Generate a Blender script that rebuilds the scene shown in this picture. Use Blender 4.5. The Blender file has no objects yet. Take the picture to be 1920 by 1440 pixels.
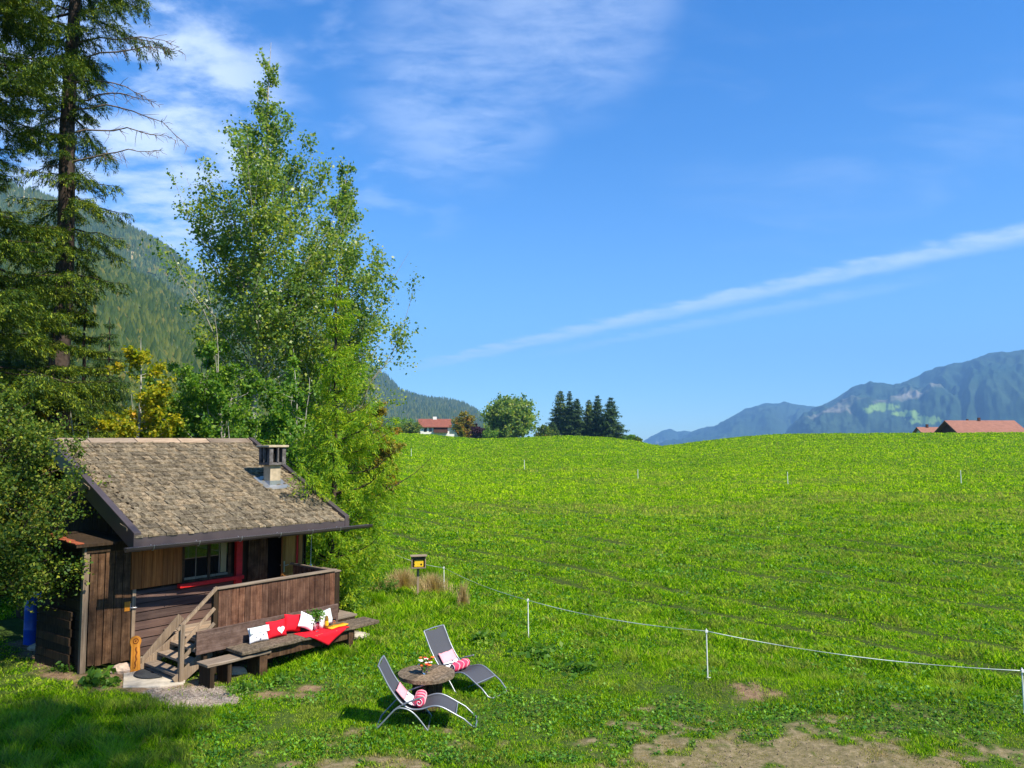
import bpy, math, random
import numpy as np
from mathutils import Vector, Matrix
random.seed(7)
RNG = np.random.default_rng(11)
R = math.radians
scene = bpy.context.scene
C = scene.collection

# ------------------------------------------------------------------ camera, sky, sun
EYE = 4.27
FPX = 1440.0                      # focal length in pixels of the 1920 px wide frame
PITCH = math.atan(106 / FPX)
cam_d = bpy.data.cameras.new('camera')
cam = bpy.data.objects.new('camera', cam_d); C.objects.link(cam)
cam_d.sensor_width = 36.0
cam_d.lens = 36.0 * FPX / 1920.0
cam_d.clip_start = 0.1; cam_d.clip_end = 40000
cam.location = (0, 0, EYE)
cam.rotation_euler = (math.pi / 2 + PITCH, 0, 0)
scene.camera = cam

SUN_AZ, SUN_EL = 127.0, 48.0      # clockwise from +Y
world = bpy.data.worlds.new('World'); scene.world = world
world.use_nodes = True
scene.view_settings.view_transform = 'Standard'
scene.view_settings.look = 'None'
scene.view_settings.gamma = 1.0
scene.view_settings.use_curve_mapping = False
scene.view_settings.exposure = 0.96
scene.cycles.use_denoising = True
scene.cycles.max_bounces = 6
scene.cycles.diffuse_bounces = 3
scene.cycles.glossy_bounces = 3
scene.cycles.transmission_bounces = 4
scene.cycles.transparent_max_bounces = 8
scene.cycles.volume_bounces = 0
scene.cycles.sample_clamp_indirect = 6.0

def pix_dir(px, py):
    d = np.array([(px - 960) / FPX, 1.0, (720 - py) / FPX])
    c, s = math.cos(PITCH), math.sin(PITCH)
    v = np.array([d[0], d[1] * c - d[2] * s, d[1] * s + d[2] * c])
    return v / np.linalg.norm(v)

def sky_setup():
    nt = world.node_tree; nt.nodes.clear()
    N = nt.nodes.new; L = nt.links.new
    out = N('ShaderNodeOutputWorld'); bg = N('ShaderNodeBackground')
    sky = N('ShaderNodeTexSky'); sky.sky_type = 'NISHITA'
    sky.sun_disc = False
    sky.sun_elevation = R(SUN_EL); sky.sun_rotation = R(SUN_AZ)
    sky.altitude = 800; sky.air_density = 1.0; sky.dust_density = 0.25; sky.ozone_density = 3.0
    tc = N('ShaderNodeTexCoord')
    def math_(op, a, b=None, clamp=False):
        m = N('ShaderNodeMath'); m.operation = op; m.use_clamp = clamp
        for i, q in enumerate((a, b)):
            if q is None: continue
            if isinstance(q, (int, float)): m.inputs[i].default_value = q
            else: L(q, m.inputs[i])
        return m.outputs[0]
    def dot(vec):
        m = N('ShaderNodeVectorMath'); m.operation = 'DOT_PRODUCT'
        L(tc.outputs['Generated'], m.inputs[0]); m.inputs[1].default_value = tuple(vec)
        return m.outputs['Value']
    def smooth(x, lo, hi):
        m = N('ShaderNodeMapRange'); m.interpolation_type = 'SMOOTHSTEP'
        L(x, m.inputs['Value']); m.inputs['From Min'].default_value = lo; m.inputs['From Max'].default_value = hi
        return m.outputs['Result']
    # cloud layer coordinates: the view direction carried up to a flat layer
    sep = N('ShaderNodeSeparateXYZ'); L(tc.outputs['Generated'], sep.inputs[0])
    zz = math_('ADD', math_('MAXIMUM', sep.outputs['Z'], 0.0), 0.18)
    comb = N('ShaderNodeCombineXYZ')
    L(math_('DIVIDE', sep.outputs['X'], zz), comb.inputs[0]); L(math_('DIVIDE', sep.outputs['Y'], zz), comb.inputs[1])
    def noise(scale, detail, rough, rot=0, sc=(1, 1, 1), dist=0.0):
        mp = N('ShaderNodeMapping'); L(comb.outputs[0], mp.inputs[0])
        mp.inputs['Rotation'].default_value = (0, 0, rot); mp.inputs['Scale'].default_value = sc
        n = N('ShaderNodeTexNoise'); L(mp.outputs[0], n.inputs['Vector'])
        n.inputs['Scale'].default_value = scale; n.inputs['Detail'].default_value = detail
        n.inputs['Roughness'].default_value = rough; n.inputs['Distortion'].default_value = dist
        return n.outputs['Fac']
    def region(px, py, inner, outer):
        return smooth(dot(pix_dir(px, py)), math.cos(R(outer)), math.cos(R(inner)))
    big = noise(1.6, 6, 0.55, 0.5, (1, 2.2, 1), 0.4)
    fine = noise(7.0, 8, 0.62, 0.4, (1, 1.6, 1), 0.3)
    puff = noise(5.0, 6, 0.55, 0.2, (1.0, 1.3, 1), 0.2)
    # high thin veil near the top centre
    vr = math_('MAXIMUM', region(860, 150, 1, 9), region(1060, 10, 1, 9))
    veil = math_('MULTIPLY', vr, smooth(math_('ADD', math_('MULTIPLY', big, 0.65), math_('MULTIPLY', fine, 0.35)), 0.36, 0.62))
    veil = math_('MULTIPLY', veil, 0.38)
    # ragged white clouds behind the trees on the left
    pl = math_('MAXIMUM', region(240, 200, 3, 13), region(60, 330, 6, 15))
    pl = math_('MULTIPLY', pl, smooth(math_('ADD', math_('MULTIPLY', puff, 0.7), math_('MULTIPLY', fine, 0.3)), 0.38, 0.62))
    pl = math_('MULTIPLY', pl, 0.85)
    p2 = math_('MULTIPLY', region(600, 200, 4, 14), smooth(puff, 0.46, 0.7)); p2 = math_('MULTIPLY', p2, 0.25)
    p3 = math_('MULTIPLY', region(1650, 60, 4, 18), smooth(big, 0.45, 0.75)); p3 = math_('MULTIPLY', p3, 0.16)
    # long dissolving trails (planes through the eye of the beholder are great circles of the sky)
    def trail(a, b, w0, w1, lo, hi, strength, rag):
        A, B = pix_dir(*a), pix_dir(*b)
        n = np.cross(A, B); n /= np.linalg.norm(n)
        along = N('ShaderNodeMapRange'); L(sep.outputs['X'], along.inputs['Value'])
        along.inputs['From Min'].default_value = A[0]; along.inputs['From Max'].default_value = B[0]
        along.inputs['To Min'].default_value = w0; along.inputs['To Max'].default_value = w1
        wob = math_('MULTIPLY', math_('SUBTRACT', fine, 0.5), rag)
        d = math_('ABSOLUTE', math_('ADD', dot(n), wob))
        q = math_('SUBTRACT', 1.0, math_('DIVIDE', d, along.outputs[0]), True)
        q = smooth(q, 0.0, 0.85)
        ends = math_('MULTIPLY', smooth(sep.outputs['X'], A[0] - 0.03, A[0] + 0.12), smooth(sep.outputs['X'], -(hi), -(lo)) if False else 1.0)
        t = math_('MULTIPLY', q, ends)
        if hi < 5: 
            inv = math_('SUBTRACT', 1.0, smooth(sep.outputs['X'], lo, hi)); t = math_('MULTIPLY', t, inv)
        t = math_('MULTIPLY', t, math_('ADD', 0.55, math_('MULTIPLY', smooth(fine, 0.35, 0.65), 0.45)))
        return math_('MULTIPLY', t, strength)
    t1 = trail((742, 696), (1920, 436), 0.009, 0.017, 9, 9, 0.58, 0.019)
    t2 = trail((1000, 668), (1900, 492), 0.006, 0.012, 0.38, 0.52, 0.22, 0.014)
    cov = math_('MAXIMUM', math_('MAXIMUM', veil, pl), math_('MAXIMUM', math_('MAXIMUM', p2, p3), math_('MAXIMUM', t1, t2)))
    mul = N('ShaderNodeMix'); mul.data_type = 'RGBA'; mul.blend_type = 'MULTIPLY'; mul.inputs[0].default_value = 1.0
    tint = N('ShaderNodeMix'); tint.data_type = 'RGBA'; L(smooth(sep.outputs['Z'], -0.05, 0.60), tint.inputs[0])
    tint.inputs[6].default_value = SKY_TINT_LOW; tint.inputs[7].default_value = SKY_TINT
    L(sky.outputs[0], mul.inputs[6]); L(tint.outputs[2], mul.inputs[7])
    mix = N('ShaderNodeMix'); mix.data_type = 'RGBA'
    L(cov, mix.inputs[0]); L(mul.outputs[2], mix.inputs[6]); mix.inputs[7].default_value = CLOUD
    L(mix.outputs[2], bg.inputs[0]); bg.inputs[1].default_value = SKY_STR
    L(bg.outputs[0], out.inputs[0])
SKY_TINT = (0.17, 0.86, 1.52, 1)
SKY_TINT_LOW = (0.78, 1.16, 1.42, 1)
CLOUD = (6.6, 7.6, 9.4, 1)
SKY_STR = 0.082
sky_setup()

sun_d = bpy.data.lights.new('sun', 'SUN'); sun_d.energy = 5.0; sun_d.angle = R(0.53); sun_d.color = (1.0, 0.93, 0.80)
sun = bpy.data.objects.new('sun', sun_d); C.objects.link(sun)
SD = Vector((math.sin(R(SUN_AZ)) * math.cos(R(SUN_EL)), math.cos(R(SUN_AZ)) * math.cos(R(SUN_EL)), math.sin(R(SUN_EL))))
sun.rotation_euler = SD.to_track_quat('Z', 'Y').to_euler()
sun.location = (30, -20, 60)

# ------------------------------------------------------------------ projection helpers
def at_z(px, py, z=0.0):
    d = pix_dir(px, py); t = (z - EYE) / d[2]
    return np.array([0, 0, EYE]) + d * t
def az_tan(px, py):
    d = pix_dir(px, py); h = math.hypot(d[0], d[1])
    return math.atan2(d[0], d[1]), d[2] / h

# ------------------------------------------------------------------ numeric noise
def vnoise(x, y, seed=0):
    x = np.asarray(x, float); y = np.asarray(y, float)
    xi = np.floor(x); yi = np.floor(y); fx = x - xi; fy = y - yi
    fx = fx * fx * (3 - 2 * fx); fy = fy * fy * (3 - 2 * fy)
    def h(a, b):
        v = np.sin(a * 127.1 + b * 311.7 + seed * 74.7) * 43758.5453
        return v - np.floor(v)
    return (h(xi, yi) * (1 - fx) + h(xi + 1, yi) * fx) * (1 - fy) + (h(xi, yi + 1) * (1 - fx) + h(xi + 1, yi + 1) * fx) * fy
def fbm(x, y, seed=0, oct=4, rough=0.5):
    s = 0; a = 1; t = 0
    for k in range(oct):
        s = s + a * vnoise(np.asarray(x) * 2 ** k, np.asarray(y) * 2 ** k, seed + k); t += a; a *= rough
    return s / t
def sstep(x, a, b):
    t = np.clip((np.asarray(x, float) - a) / (b - a), 0, 1); return t * t * (3 - 2 * t)

# ------------------------------------------------------------------ mesh helpers
def fast_mesh(name, V, Fq, mats=None, smooth=False, mi=None):
    V = np.ascontiguousarray(V, dtype=np.float32); Fq = np.ascontiguousarray(Fq, dtype=np.int32)
    n, k = Fq.shape
    me = bpy.data.meshes.new(name)
    me.vertices.add(len(V)); me.vertices.foreach_set('co', V.ravel())
    me.loops.add(n * k); me.loops.foreach_set('vertex_index', Fq.ravel())
    me.polygons.add(n); me.polygons.foreach_set('loop_start', np.arange(0, n * k, k, dtype=np.int32))
    me.polygons.foreach_set('loop_total', np.full(n, k, dtype=np.int32))
    if mi is not None: me.polygons.foreach_set('material_index', np.asarray(mi, dtype=np.int32))
    me.update(calc_edges=True)
    if smooth: me.polygons.foreach_set('use_smooth', np.ones(n, dtype=bool))
    for m in (mats or []): me.materials.append(m)
    return me
def tag(o, label=None, cat=None, group=None, kind=None):
    if label: o['label'] = label
    if cat: o['category'] = cat
    if group: o['group'] = group
    if kind: o['kind'] = kind
    return o
def link(name, me, parent=None):
    o = bpy.data.objects.new(name, me); C.objects.link(o)
    if parent is not None: o.parent = parent
    return o
def thing(name, label, cat, loc=(0, 0, 0), rotz=0.0, group=None):
    o = bpy.data.objects.new(name, None); C.objects.link(o)
    o.location = loc; o.rotation_euler = (0, 0, rotz); o.empty_display_size = 0.3
    return tag(o, label, cat, group)
def copy_tree(o, parent=None):
    c = o.copy(); C.objects.link(c); c.parent = parent
    for ch in [x for x in bpy.data.objects if x.parent == o]: copy_tree(ch, c)
    return c

class MB:
    def __init__(s): s.v = []; s.f = []; s.sm = []
    def add(s, V, Fs, smooth=False):
        b = len(s.v); s.v += [tuple(p) for p in V]; s.f += [tuple(b + i for i in f) for f in Fs]; s.sm += [smooth] * len(Fs)
    def box(s, x0, x1, y0, y1, z0, z1, M=None):
        V = [(x, y, z) for z in (z0, z1) for y in (y0, y1) for x in (x0, x1)]
        if M is not None: V = [M @ Vector(p) for p in V]
        s.add(V, [(0, 2, 3, 1), (4, 5, 7, 6), (0, 1, 5, 4), (2, 6, 7, 3), (0, 4, 6, 2), (1, 3, 7, 5)])
    def beam(s, a, b, w, h, up=(0, 0, 1), roll=0, seg=1, wob=0.0):
        a = Vector(a); b = Vector(b); d = (b - a); L = d.length; d.normalize()
        side = d.cross(Vector(up))
        if side.length < 1e-4: side = d.cross(Vector((0, 1, 0)))
        side.normalize(); upv = side.cross(d).normalized()
        base = len(s.v); rings = []
        for i in range(seg + 1):
            c = a + d * L * i / seg
            ww = w * (1 + random.uniform(-wob, wob)) / 2; hh = h * (1 + random.uniform(-wob, wob)) / 2
            o1 = random.uniform(-wob, wob) * w * 0.5
            rings.append([c + side * (sx * ww + o1) + upv * (sy * hh) for sx, sy in ((-1, -1), (1, -1), (1, 1), (-1, 1))])
        V = [p for r in rings for p in r]; Fs = [(0, 1, 2, 3), tuple(4 * seg + i for i in (3, 2, 1, 0))]
        for i in range(seg):
            for j in range(4):
                Fs.append((4 * i + j, 4 * i + 4 + j, 4 * i + 4 + (j + 1) % 4, 4 * i + (j + 1) % 4))
        s.add(V, Fs)
    def tube(s, pts, r, n=8, closed=False, cap=True):
        pts = [Vector(p) for p in pts]; m = len(pts)
        rs = r if isinstance(r, (list, tuple)) else [r] * m
        V = []; Fs = []; prev = None
        for i, p in enumerate(pts):
            if closed: t = pts[(i + 1) % m] - pts[i - 1]
            else: t = pts[min(i + 1, m - 1)] - pts[max(i - 1, 0)]
            t.normalize()
            if prev is None:
                a = t.cross(Vector((0, 0, 1)))
                if a.length < 0.05: a = t.cross(Vector((0, 1, 0)))
            else: a = prev - t * prev.dot(t)
            a.normalize(); prev = a; b = t.cross(a)
            for k in range(n):
                th = 2 * math.pi * k / n
                V.append(p + (a * math.cos(th) + b * math.sin(th)) * rs[i])
        for i in range(m if closed else m - 1):
            for k in range(n):
                j = (i + 1) % m
                Fs.append((i * n + k, i * n + (k + 1) % n, j * n + (k + 1) % n, j * n + k))
        s.add(V, Fs, True)
        if cap and not closed: s.add([V[k] for k in range(n)], [tuple(range(n))[::-1]]); s.add([V[(m - 1) * n + k] for k in range(n)], [tuple(range(n))])
    def lathe(s, prof, n=24, c=(0, 0, 0), smooth=True):
        V = []; Fs = []; m = len(prof)
        for (r, z) in prof:
            for k in range(n):
                th = 2 * math.pi * k / n; V.append((c[0] + r * math.cos(th), c[1] + r * math.sin(th), c[2] + z))
        for i in range(m - 1):
            for k in range(n): Fs.append((i * n + k, i * n + (k + 1) % n, (i + 1) * n + (k + 1) % n, (i + 1) * n + k))
        s.add(V, Fs, smooth)
    def disc(s, r, z, n=24, c=(0, 0, 0)):
        s.add([(c[0] + r * math.cos(2 * math.pi * k / n), c[1] + r * math.sin(2 * math.pi * k / n), c[2] + z) for k in range(n)], [tuple(range(n))])
    def ball(s, c, r, sx=1, sy=1, sz=1, n=8, m=6):
        V = []; Fs = []
        for i in range(m + 1):
            ph = math.pi * i / m
            for k in range(n):
                th = 2 * math.pi * k / n
                V.append((c[0] + r * sx * math.sin(ph) * math.cos(th), c[1] + r * sy * math.sin(ph) * math.sin(th), c[2] - r * sz * math.cos(ph)))
        for i in range(m):
            for k in range(n): Fs.append((i * n + k, i * n + (k + 1) % n, (i + 1) * n + (k + 1) % n, (i + 1) * n + k))
        s.add(V, Fs, True)
    def build(s, name, mat, parent=None, bevel=0.0):
        me = bpy.data.meshes.new(name); me.from_pydata(s.v, [], s.f); me.update()
        me.polygons.foreach_set('use_smooth', s.sm); me.materials.append(mat)
        o = link(name, me, parent)
        if bevel > 0:
            b = o.modifiers.new('bevel', 'BEVEL'); b.width = bevel; b.segments = 2; b.limit_method = 'ANGLE'; b.angle_limit = R(40)
        return o

# ------------------------------------------------------------------ materials
def new_mat(name):
    m = bpy.data.materials.new(name); m.use_nodes = True
    nt = m.node_tree; nt.nodes.clear()
    return m, nt, nt.nodes.new, nt.links.new
def principled(N, L, color=None, rough=0.8, spec=0.3, metal=0.0):
    out = N('ShaderNodeOutputMaterial'); p = N('ShaderNodeBsdfPrincipled')
    p.inputs['Roughness'].default_value = rough; p.inputs['Specular IOR Level'].default_value = spec; p.inputs['Metallic'].default_value = metal
    if color is not None: p.inputs['Base Color'].default_value = (*color, 1)
    L(p.outputs[0], out.inputs[0]); return p, out
def ramp(N, L, fac, stops):
    r = N('ShaderNodeValToRGB'); e = r.color_ramp.elements
    while len(e) < len(stops): e.new(0.5)
    for i, (p, c) in enumerate(stops): e[i].position = p; e[i].color = (*c, 1)
    L(fac, r.inputs[0]); return r.outputs[0]
def noise_n(N, L, scale, detail=4, rough=0.55, coord=None, sc=(1, 1, 1), kind='Object', dist=0.0):
    tc = N('ShaderNodeTexCoord'); mp = N('ShaderNodeMapping'); mp.inputs['Scale'].default_value = sc
    L(tc.outputs[kind], mp.inputs[0]); n = N('ShaderNodeTexNoise'); L(mp.outputs[0], n.inputs['Vector'])
    n.inputs['Scale'].default_value = scale; n.inputs['Detail'].default_value = detail; n.inputs['Roughness'].default_value = rough
    n.inputs['Distortion'].default_value = dist
    return n.outputs['Fac']
def mixc(N, L, fac, a, b, mode='MIX'):
    m = N('ShaderNodeMix'); m.data_type = 'RGBA'; m.blend_type = mode
    for i, q in ((0, fac), (6, a), (7, b)):
        if isinstance(q, (int, float)): m.inputs[i].default_value = q
        elif isinstance(q, tuple): m.inputs[i].default_value = (*q, 1)
        else: L(q, m.inputs[i])
    return m.outputs[2]
def bump(N, L, p, h, strength=0.4, dist=0.02):
    b = N('ShaderNodeBump'); b.inputs['Strength'].default_value = strength; b.inputs['Distance'].default_value = dist
    L(h, b.inputs['Height']); L(b.outputs[0], p.inputs['Normal'])

def mat_wood(name, dark, mid, light, axis='x', rough=0.85, scale=1.0, blotch=0.5):
    m, nt, N, L = new_mat(name); p, _ = principled(N, L, None, rough, 0.2)
    sc = {'x': (0.6, 14, 14), 'y': (14, 0.6, 14), 'z': (14, 14, 0.6)}[axis]
    g = noise_n(N, L, 2.2 * scale, 6, 0.65, sc=sc, dist=0.6)
    b = noise_n(N, L, 1.7, 4, 0.6)
    base = ramp(N, L, g, [(0.25, dark), (0.52, mid), (0.78, light)])
    geo = N('ShaderNodeNewGeometry')
    isl = ramp(N, L, geo.outputs['Random Per Island'], [(0.0, (0.62, 0.60, 0.58)), (0.5, (1, 1, 1)), (1.0, (1.35, 1.25, 1.15))])
    c = mixc(N, L, 1.0, base, isl, 'MULTIPLY')
    bl = ramp(N, L, b, [(0.3, (0.6, 0.6, 0.6)), (0.62, (1.12, 1.08, 1.02))])
    c = mixc(N, L, blotch, c, mixc(N, L, 1.0, c, bl, 'MULTIPLY'))
    L(c, p.inputs['Base Color']); bump(N, L, p, g, 0.5, 0.012); return m
def mat_plain(name, color, rough=0.6, spec=0.3, metal=0.0, var=0.15, scale=8.0, bmp=0.1):
    m, nt, N, L = new_mat(name); p, _ = principled(N, L, None, rough, spec, metal)
    n = noise_n(N, L, scale, 5, 0.6)
    lo = tuple(c * (1 - var) for c in color); hi = tuple(min(1, c * (1 + var)) for c in color)
    L(ramp(N, L, n, [(0.3, lo), (0.7, hi)]), p.inputs['Base Color'])
    if bmp: bump(N, L, p, n, bmp, 0.01)
    return m
def mat_leaf(name, cols, trans=0.45, rough=0.55, nscale=0.6, spots=None, spec=0.25, tcol=1.3):
    """cols: three leaf colours spread by leaf and by clump of the crown"""
    m, nt, N, L = new_mat(name); out = N('ShaderNodeOutputMaterial')
    p = N('ShaderNodeBsdfPrincipled'); p.inputs['Roughness'].default_value = rough; p.inputs['Specular IOR Level'].default_value = spec
    t = N('ShaderNodeBsdfTranslucent'); mx = N('ShaderNodeMixShader'); mx.inputs[0].default_value = trans
    geo = N('ShaderNodeNewGeometry')
    n = noise_n(N, L, nscale, 3, 0.5)
    a = N('ShaderNodeMath'); a.operation = 'ADD'; L(geo.outputs['Random Per Island'], a.inputs[0]); L(n, a.inputs[1])
    h = N('ShaderNodeMath'); h.operation = 'MULTIPLY'; L(a.outputs[0], h.inputs[0]); h.inputs[1].default_value = 0.5
    c = ramp(N, L, h.outputs[0], [(0.22, cols[0]), (0.5, cols[1]), (0.78, cols[2])])
    if spots:
        sp = noise_n(N, L, spots[1], 2, 0.5)
        f = N('ShaderNodeMapRange'); f.interpolation_type = 'SMOOTHSTEP'; L(sp, f.inputs['Value'])
        f.inputs['From Min'].default_value = spots[2]; f.inputs['From Max'].default_value = spots[2] + 0.12
        c = mixc(N, L, f.outputs[0], c, spots[0])
    L(c, p.inputs['Base Color'])
    c2 = mixc(N, L, 1.0, c, (tcol * 1.15, tcol * 1.2, tcol * 0.5), 'MULTIPLY')
    L(c2, t.inputs[0]); L(p.outputs[0], mx.inputs[1]); L(t.outputs[0], mx.inputs[2]); L(mx.outputs[0], out.inputs[0])
    return m

M = {}
M['bark'] = mat_plain('spruce_bark', (0.055, 0.040, 0.031), 0.95, 0.1, var=0.5, scale=6, bmp=0.8)
M['aspen_bark'] = mat_plain('aspen_bark', (0.33, 0.31, 0.26), 0.9, 0.1, var=0.45, scale=5, bmp=0.5)
M['twig'] = mat_plain('dead_twig', (0.16, 0.12, 0.09), 0.95, 0.1, var=0.3)
M['spruce'] = mat_leaf('spruce_needles', ((0.010, 0.036, 0.005), (0.052, 0.110, 0.007), (0.280, 0.320, 0.014)), 0.12, nscale=0.5, tcol=1.1)
M['spruce_dark'] = mat_leaf('dark_spruce_needles', ((0.022, 0.055, 0.014), (0.045, 0.095, 0.020), (0.10, 0.16, 0.03)), 0.2, nscale=0.5)
M['aspen'] = mat_leaf('aspen_leaves', ((0.085, 0.175, 0.050), (0.170, 0.270, 0.060), (0.380, 0.400, 0.050)), 0.50, nscale=0.45, spec=0.5, rough=0.38)
M['larch'] = mat_leaf('larch_needles', ((0.085, 0.215, 0.010), (0.210, 0.365, 0.014), (0.470, 0.520, 0.020)), 0.46, nscale=0.7, tcol=1.1, spots=((0.30, 0.24, 0.02), 0.5, 0.66))
M['hazel'] = mat_leaf('hazel_leaves', ((0.028, 0.075, 0.010), (0.085, 0.150, 0.013), (0.300, 0.310, 0.030)), 0.26, nscale=0.8, spots=((0.22, 0.115, 0.02), 0.9, 0.63))
M['willow'] = mat_leaf('willow_leaves', ((0.045, 0.135, 0.018), (0.115, 0.240, 0.024), (0.300, 0.410, 0.040)), 0.44, nscale=0.5)
M['maple'] = mat_leaf('maple_leaves', ((0.110, 0.190, 0.012), (0.270, 0.300, 0.015), (0.55, 0.430, 0.015)), 0.48, nscale=0.45, spots=((0.75, 0.42, 0.010), 0.7, 0.56))
M['autumn'] = mat_leaf('autumn_leaves', ((0.11, 0.14, 0.016), (0.22, 0.21, 0.018), (0.34, 0.21, 0.02)), 0.4, nscale=0.5, spots=((0.36, 0.15, 0.02), 0.6, 0.55))
M['purple'] = mat_leaf('purple_leaves', ((0.035, 0.012, 0.022), (0.055, 0.018, 0.03), (0.085, 0.03, 0.04)), 0.2, tcol=0.8)
M['weed'] = mat_leaf('weed_leaves', ((0.045, 0.13, 0.015), (0.09, 0.21, 0.02), (0.17, 0.27, 0.03)), 0.4, nscale=2.0)
M['clover'] = mat_leaf('clover_leaves', ((0.020, 0.085, 0.008), (0.060, 0.190, 0.010), (0.200, 0.380, 0.030)), 0.30, nscale=1.2, spec=0.3)
M['yellow_fl'] = mat_leaf('yellow_flowers', ((0.5, 0.42, 0.02), (0.65, 0.52, 0.03), (0.6, 0.5, 0.05)), 0.3)
M['straw'] = mat_leaf('straw', ((0.30, 0.22, 0.09), (0.46, 0.34, 0.16), (0.58, 0.44, 0.24)), 0.3, nscale=3)
M['wall_wood'] = mat_wood('painted_dark_boards', (0.050, 0.030, 0.026), (0.086, 0.055, 0.046), (0.125, 0.085, 0.074), 'x', 0.7)
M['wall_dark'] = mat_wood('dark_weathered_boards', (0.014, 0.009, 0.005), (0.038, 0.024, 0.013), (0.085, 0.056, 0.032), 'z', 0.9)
M['post_wood'] = mat_wood('brown_planks', (0.034, 0.018, 0.010), (0.095, 0.055, 0.030), (0.20, 0.130, 0.078), 'z', 0.9)
M['rail_wood'] = mat_wood('railing_boards', (0.045, 0.022, 0.014), (0.120, 0.064, 0.042), (0.24, 0.150, 0.105), 'z', 0.85)
M['grey_wood'] = mat_wood('weathered_grey_wood', (0.13, 0.095, 0.065), (0.27, 0.21, 0.155), (0.42, 0.35, 0.27), 'x', 0.92)
M['grey_wood_z'] = mat_wood('weathered_grey_post', (0.12, 0.085, 0.055), (0.24, 0.18, 0.125), (0.38, 0.30, 0.22), 'z', 0.92)
M['bench_wood'] = mat_wood('bench_back_board', (0.075, 0.050, 0.038), (0.145, 0.100, 0.080), (0.22, 0.165, 0.135), 'x', 0.85)
M['seat_wood'] = mat_wood('mossy_bench_plank', (0.075, 0.060, 0.040), (0.175, 0.140, 0.100), (0.34, 0.285, 0.215), 'x', 0.95, scale=2.5)
M['shingle'] = mat_wood('roof_shingles', (0.090, 0.074, 0.048), (0.185, 0.160, 0.112), (0.36, 0.330, 0.255), 'y', 0.95, scale=2.2, blotch=0.35)
def add_speckle(m, scale, lo, hi, bd=0.02):
    nt = m.node_tree; N = nt.nodes.new; L = nt.links.new; p = nt.nodes['Principled BSDF']; src = p.inputs['Base Color'].links[0].from_socket
    n = noise_n(N, L, scale, 5, 0.7); c = mixc(N, L, 1.0, src, ramp(N, L, n, [(0.36, lo), (0.62, hi)]), 'MULTIPLY'); L(c, p.inputs['Base Color'])
    bump(N, L, p, n, 0.9, bd)
add_speckle(M['shingle'], 13, (0.42, 0.36, 0.30), (1.35, 1.3, 1.25), 0.03); add_speckle(M['seat_wood'], 22, (0.45, 0.42, 0.38), (1.35, 1.3, 1.25))
add_speckle(M['post_wood'], 5, (0.55, 0.48, 0.42), (1.2, 1.15, 1.1)); add_speckle(M['rail_wood'], 5, (0.6, 0.5, 0.45), (1.2, 1.15, 1.1)); add_speckle(M['bench_wood'], 6, (0.7, 0.62, 0.58), (1.15, 1.1, 1.1))
M['barge'] = mat_plain('brown_metal_cladding', (0.066, 0.050, 0.050), 0.38, 0.5, var=0.12, scale=3, bmp=0.03)
M['gutter'] = mat_plain('brown_gutter', (0.055, 0.045, 0.042), 0.3, 0.5, var=0.15, scale=6, bmp=0)
M['zinc'] = mat_plain('zinc_sheet', (0.42, 0.43, 0.44), 0.35, 0.5, 0.7, var=0.15, scale=10)
M['alu'] = mat_plain('grey_tube_metal', (0.30, 0.32, 0.34), 0.42, 0.5, 0.6, var=0.08, scale=20, bmp=0)
M['plaster'] = mat_plain('chimney_plaster', (0.42, 0.34, 0.23), 0.95, 0.1, var=0.25, scale=9, bmp=0.5)
M['fibre'] = mat_plain('sooty_grey_concrete', (0.11, 0.10, 0.095), 0.9, 0.1, var=0.7, scale=10, bmp=0.4)
M['black'] = mat_plain('dark_interior', (0.012, 0.010, 0.009), 0.9, 0.1)
M['red'] = mat_plain('red_paint', (0.60, 0.016, 0.014), 0.55, 0.35, var=0.2, scale=12, bmp=0.1)
M['shutter'] = mat_wood('brown_shutter', (0.13, 0.036, 0.008), (0.34, 0.110, 0.024), (0.52, 0.21, 0.06), 'z', 0.6)
M['door_wood'] = mat_wood('varnished_door', (0.17, 0.060, 0.014), (0.30, 0.12, 0.028), (0.44, 0.20, 0.055), 'z', 0.45)
M['post_varnish'] = mat_wood('varnished_post', (0.24, 0.09, 0.025), (0.42, 0.18, 0.055), (0.58, 0.30, 0.12), 'z', 0.5)
M['orange_wood'] = mat_wood('oiled_orange_wood', (0.34, 0.12, 0.012), (0.60, 0.24, 0.028), (0.74, 0.34, 0.06), 'z', 0.5)
M['engrave'] = mat_plain('burnt_carving', (0.20, 0.055, 0.008), 0.8)
M['tile'] = mat_plain('orange_roof_tiles', (0.30, 0.080, 0.035), 0.8, 0.2, var=0.35, scale=10)
M['concrete'] = mat_plain('pale_concrete', (0.46, 0.40, 0.31), 0.95, 0.1, var=0.25, scale=5, bmp=0.3)
M['stone'] = mat_plain('rough_stone', (0.50, 0.37, 0.27), 0.95, 0.1, var=0.3, scale=6, bmp=0.6)
M['gravel_stone'] = mat_plain('gravel_stone', (0.34, 0.28, 0.22), 0.95, 0.1, var=0.4, scale=9, bmp=0)
M['stone_small'] = mat_plain('earthy_stones', (0.24, 0.18, 0.12), 0.95, 0.1, var=0.5, scale=3, bmp=0)
M['mat'] = mat_plain('rubber_mat', (0.045, 0.048, 0.050), 0.85, 0.2, var=0.5, scale=60, bmp=0.5)
M['blue'] = mat_plain('blue_plastic', (0.010, 0.085, 0.50), 0.35, 0.5, var=0.2, scale=3, bmp=0)
M['mesh_grey'] = mat_plain('grey_textilene', (0.062, 0.064, 0.074), 0.75, 0.25, var=0.14, scale=160, bmp=0.15)
M['white_fab'] = mat_plain('white_fabric', (0.80, 0.79, 0.80), 0.9, 0.1, var=0.06, scale=12, bmp=0.2)
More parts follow.
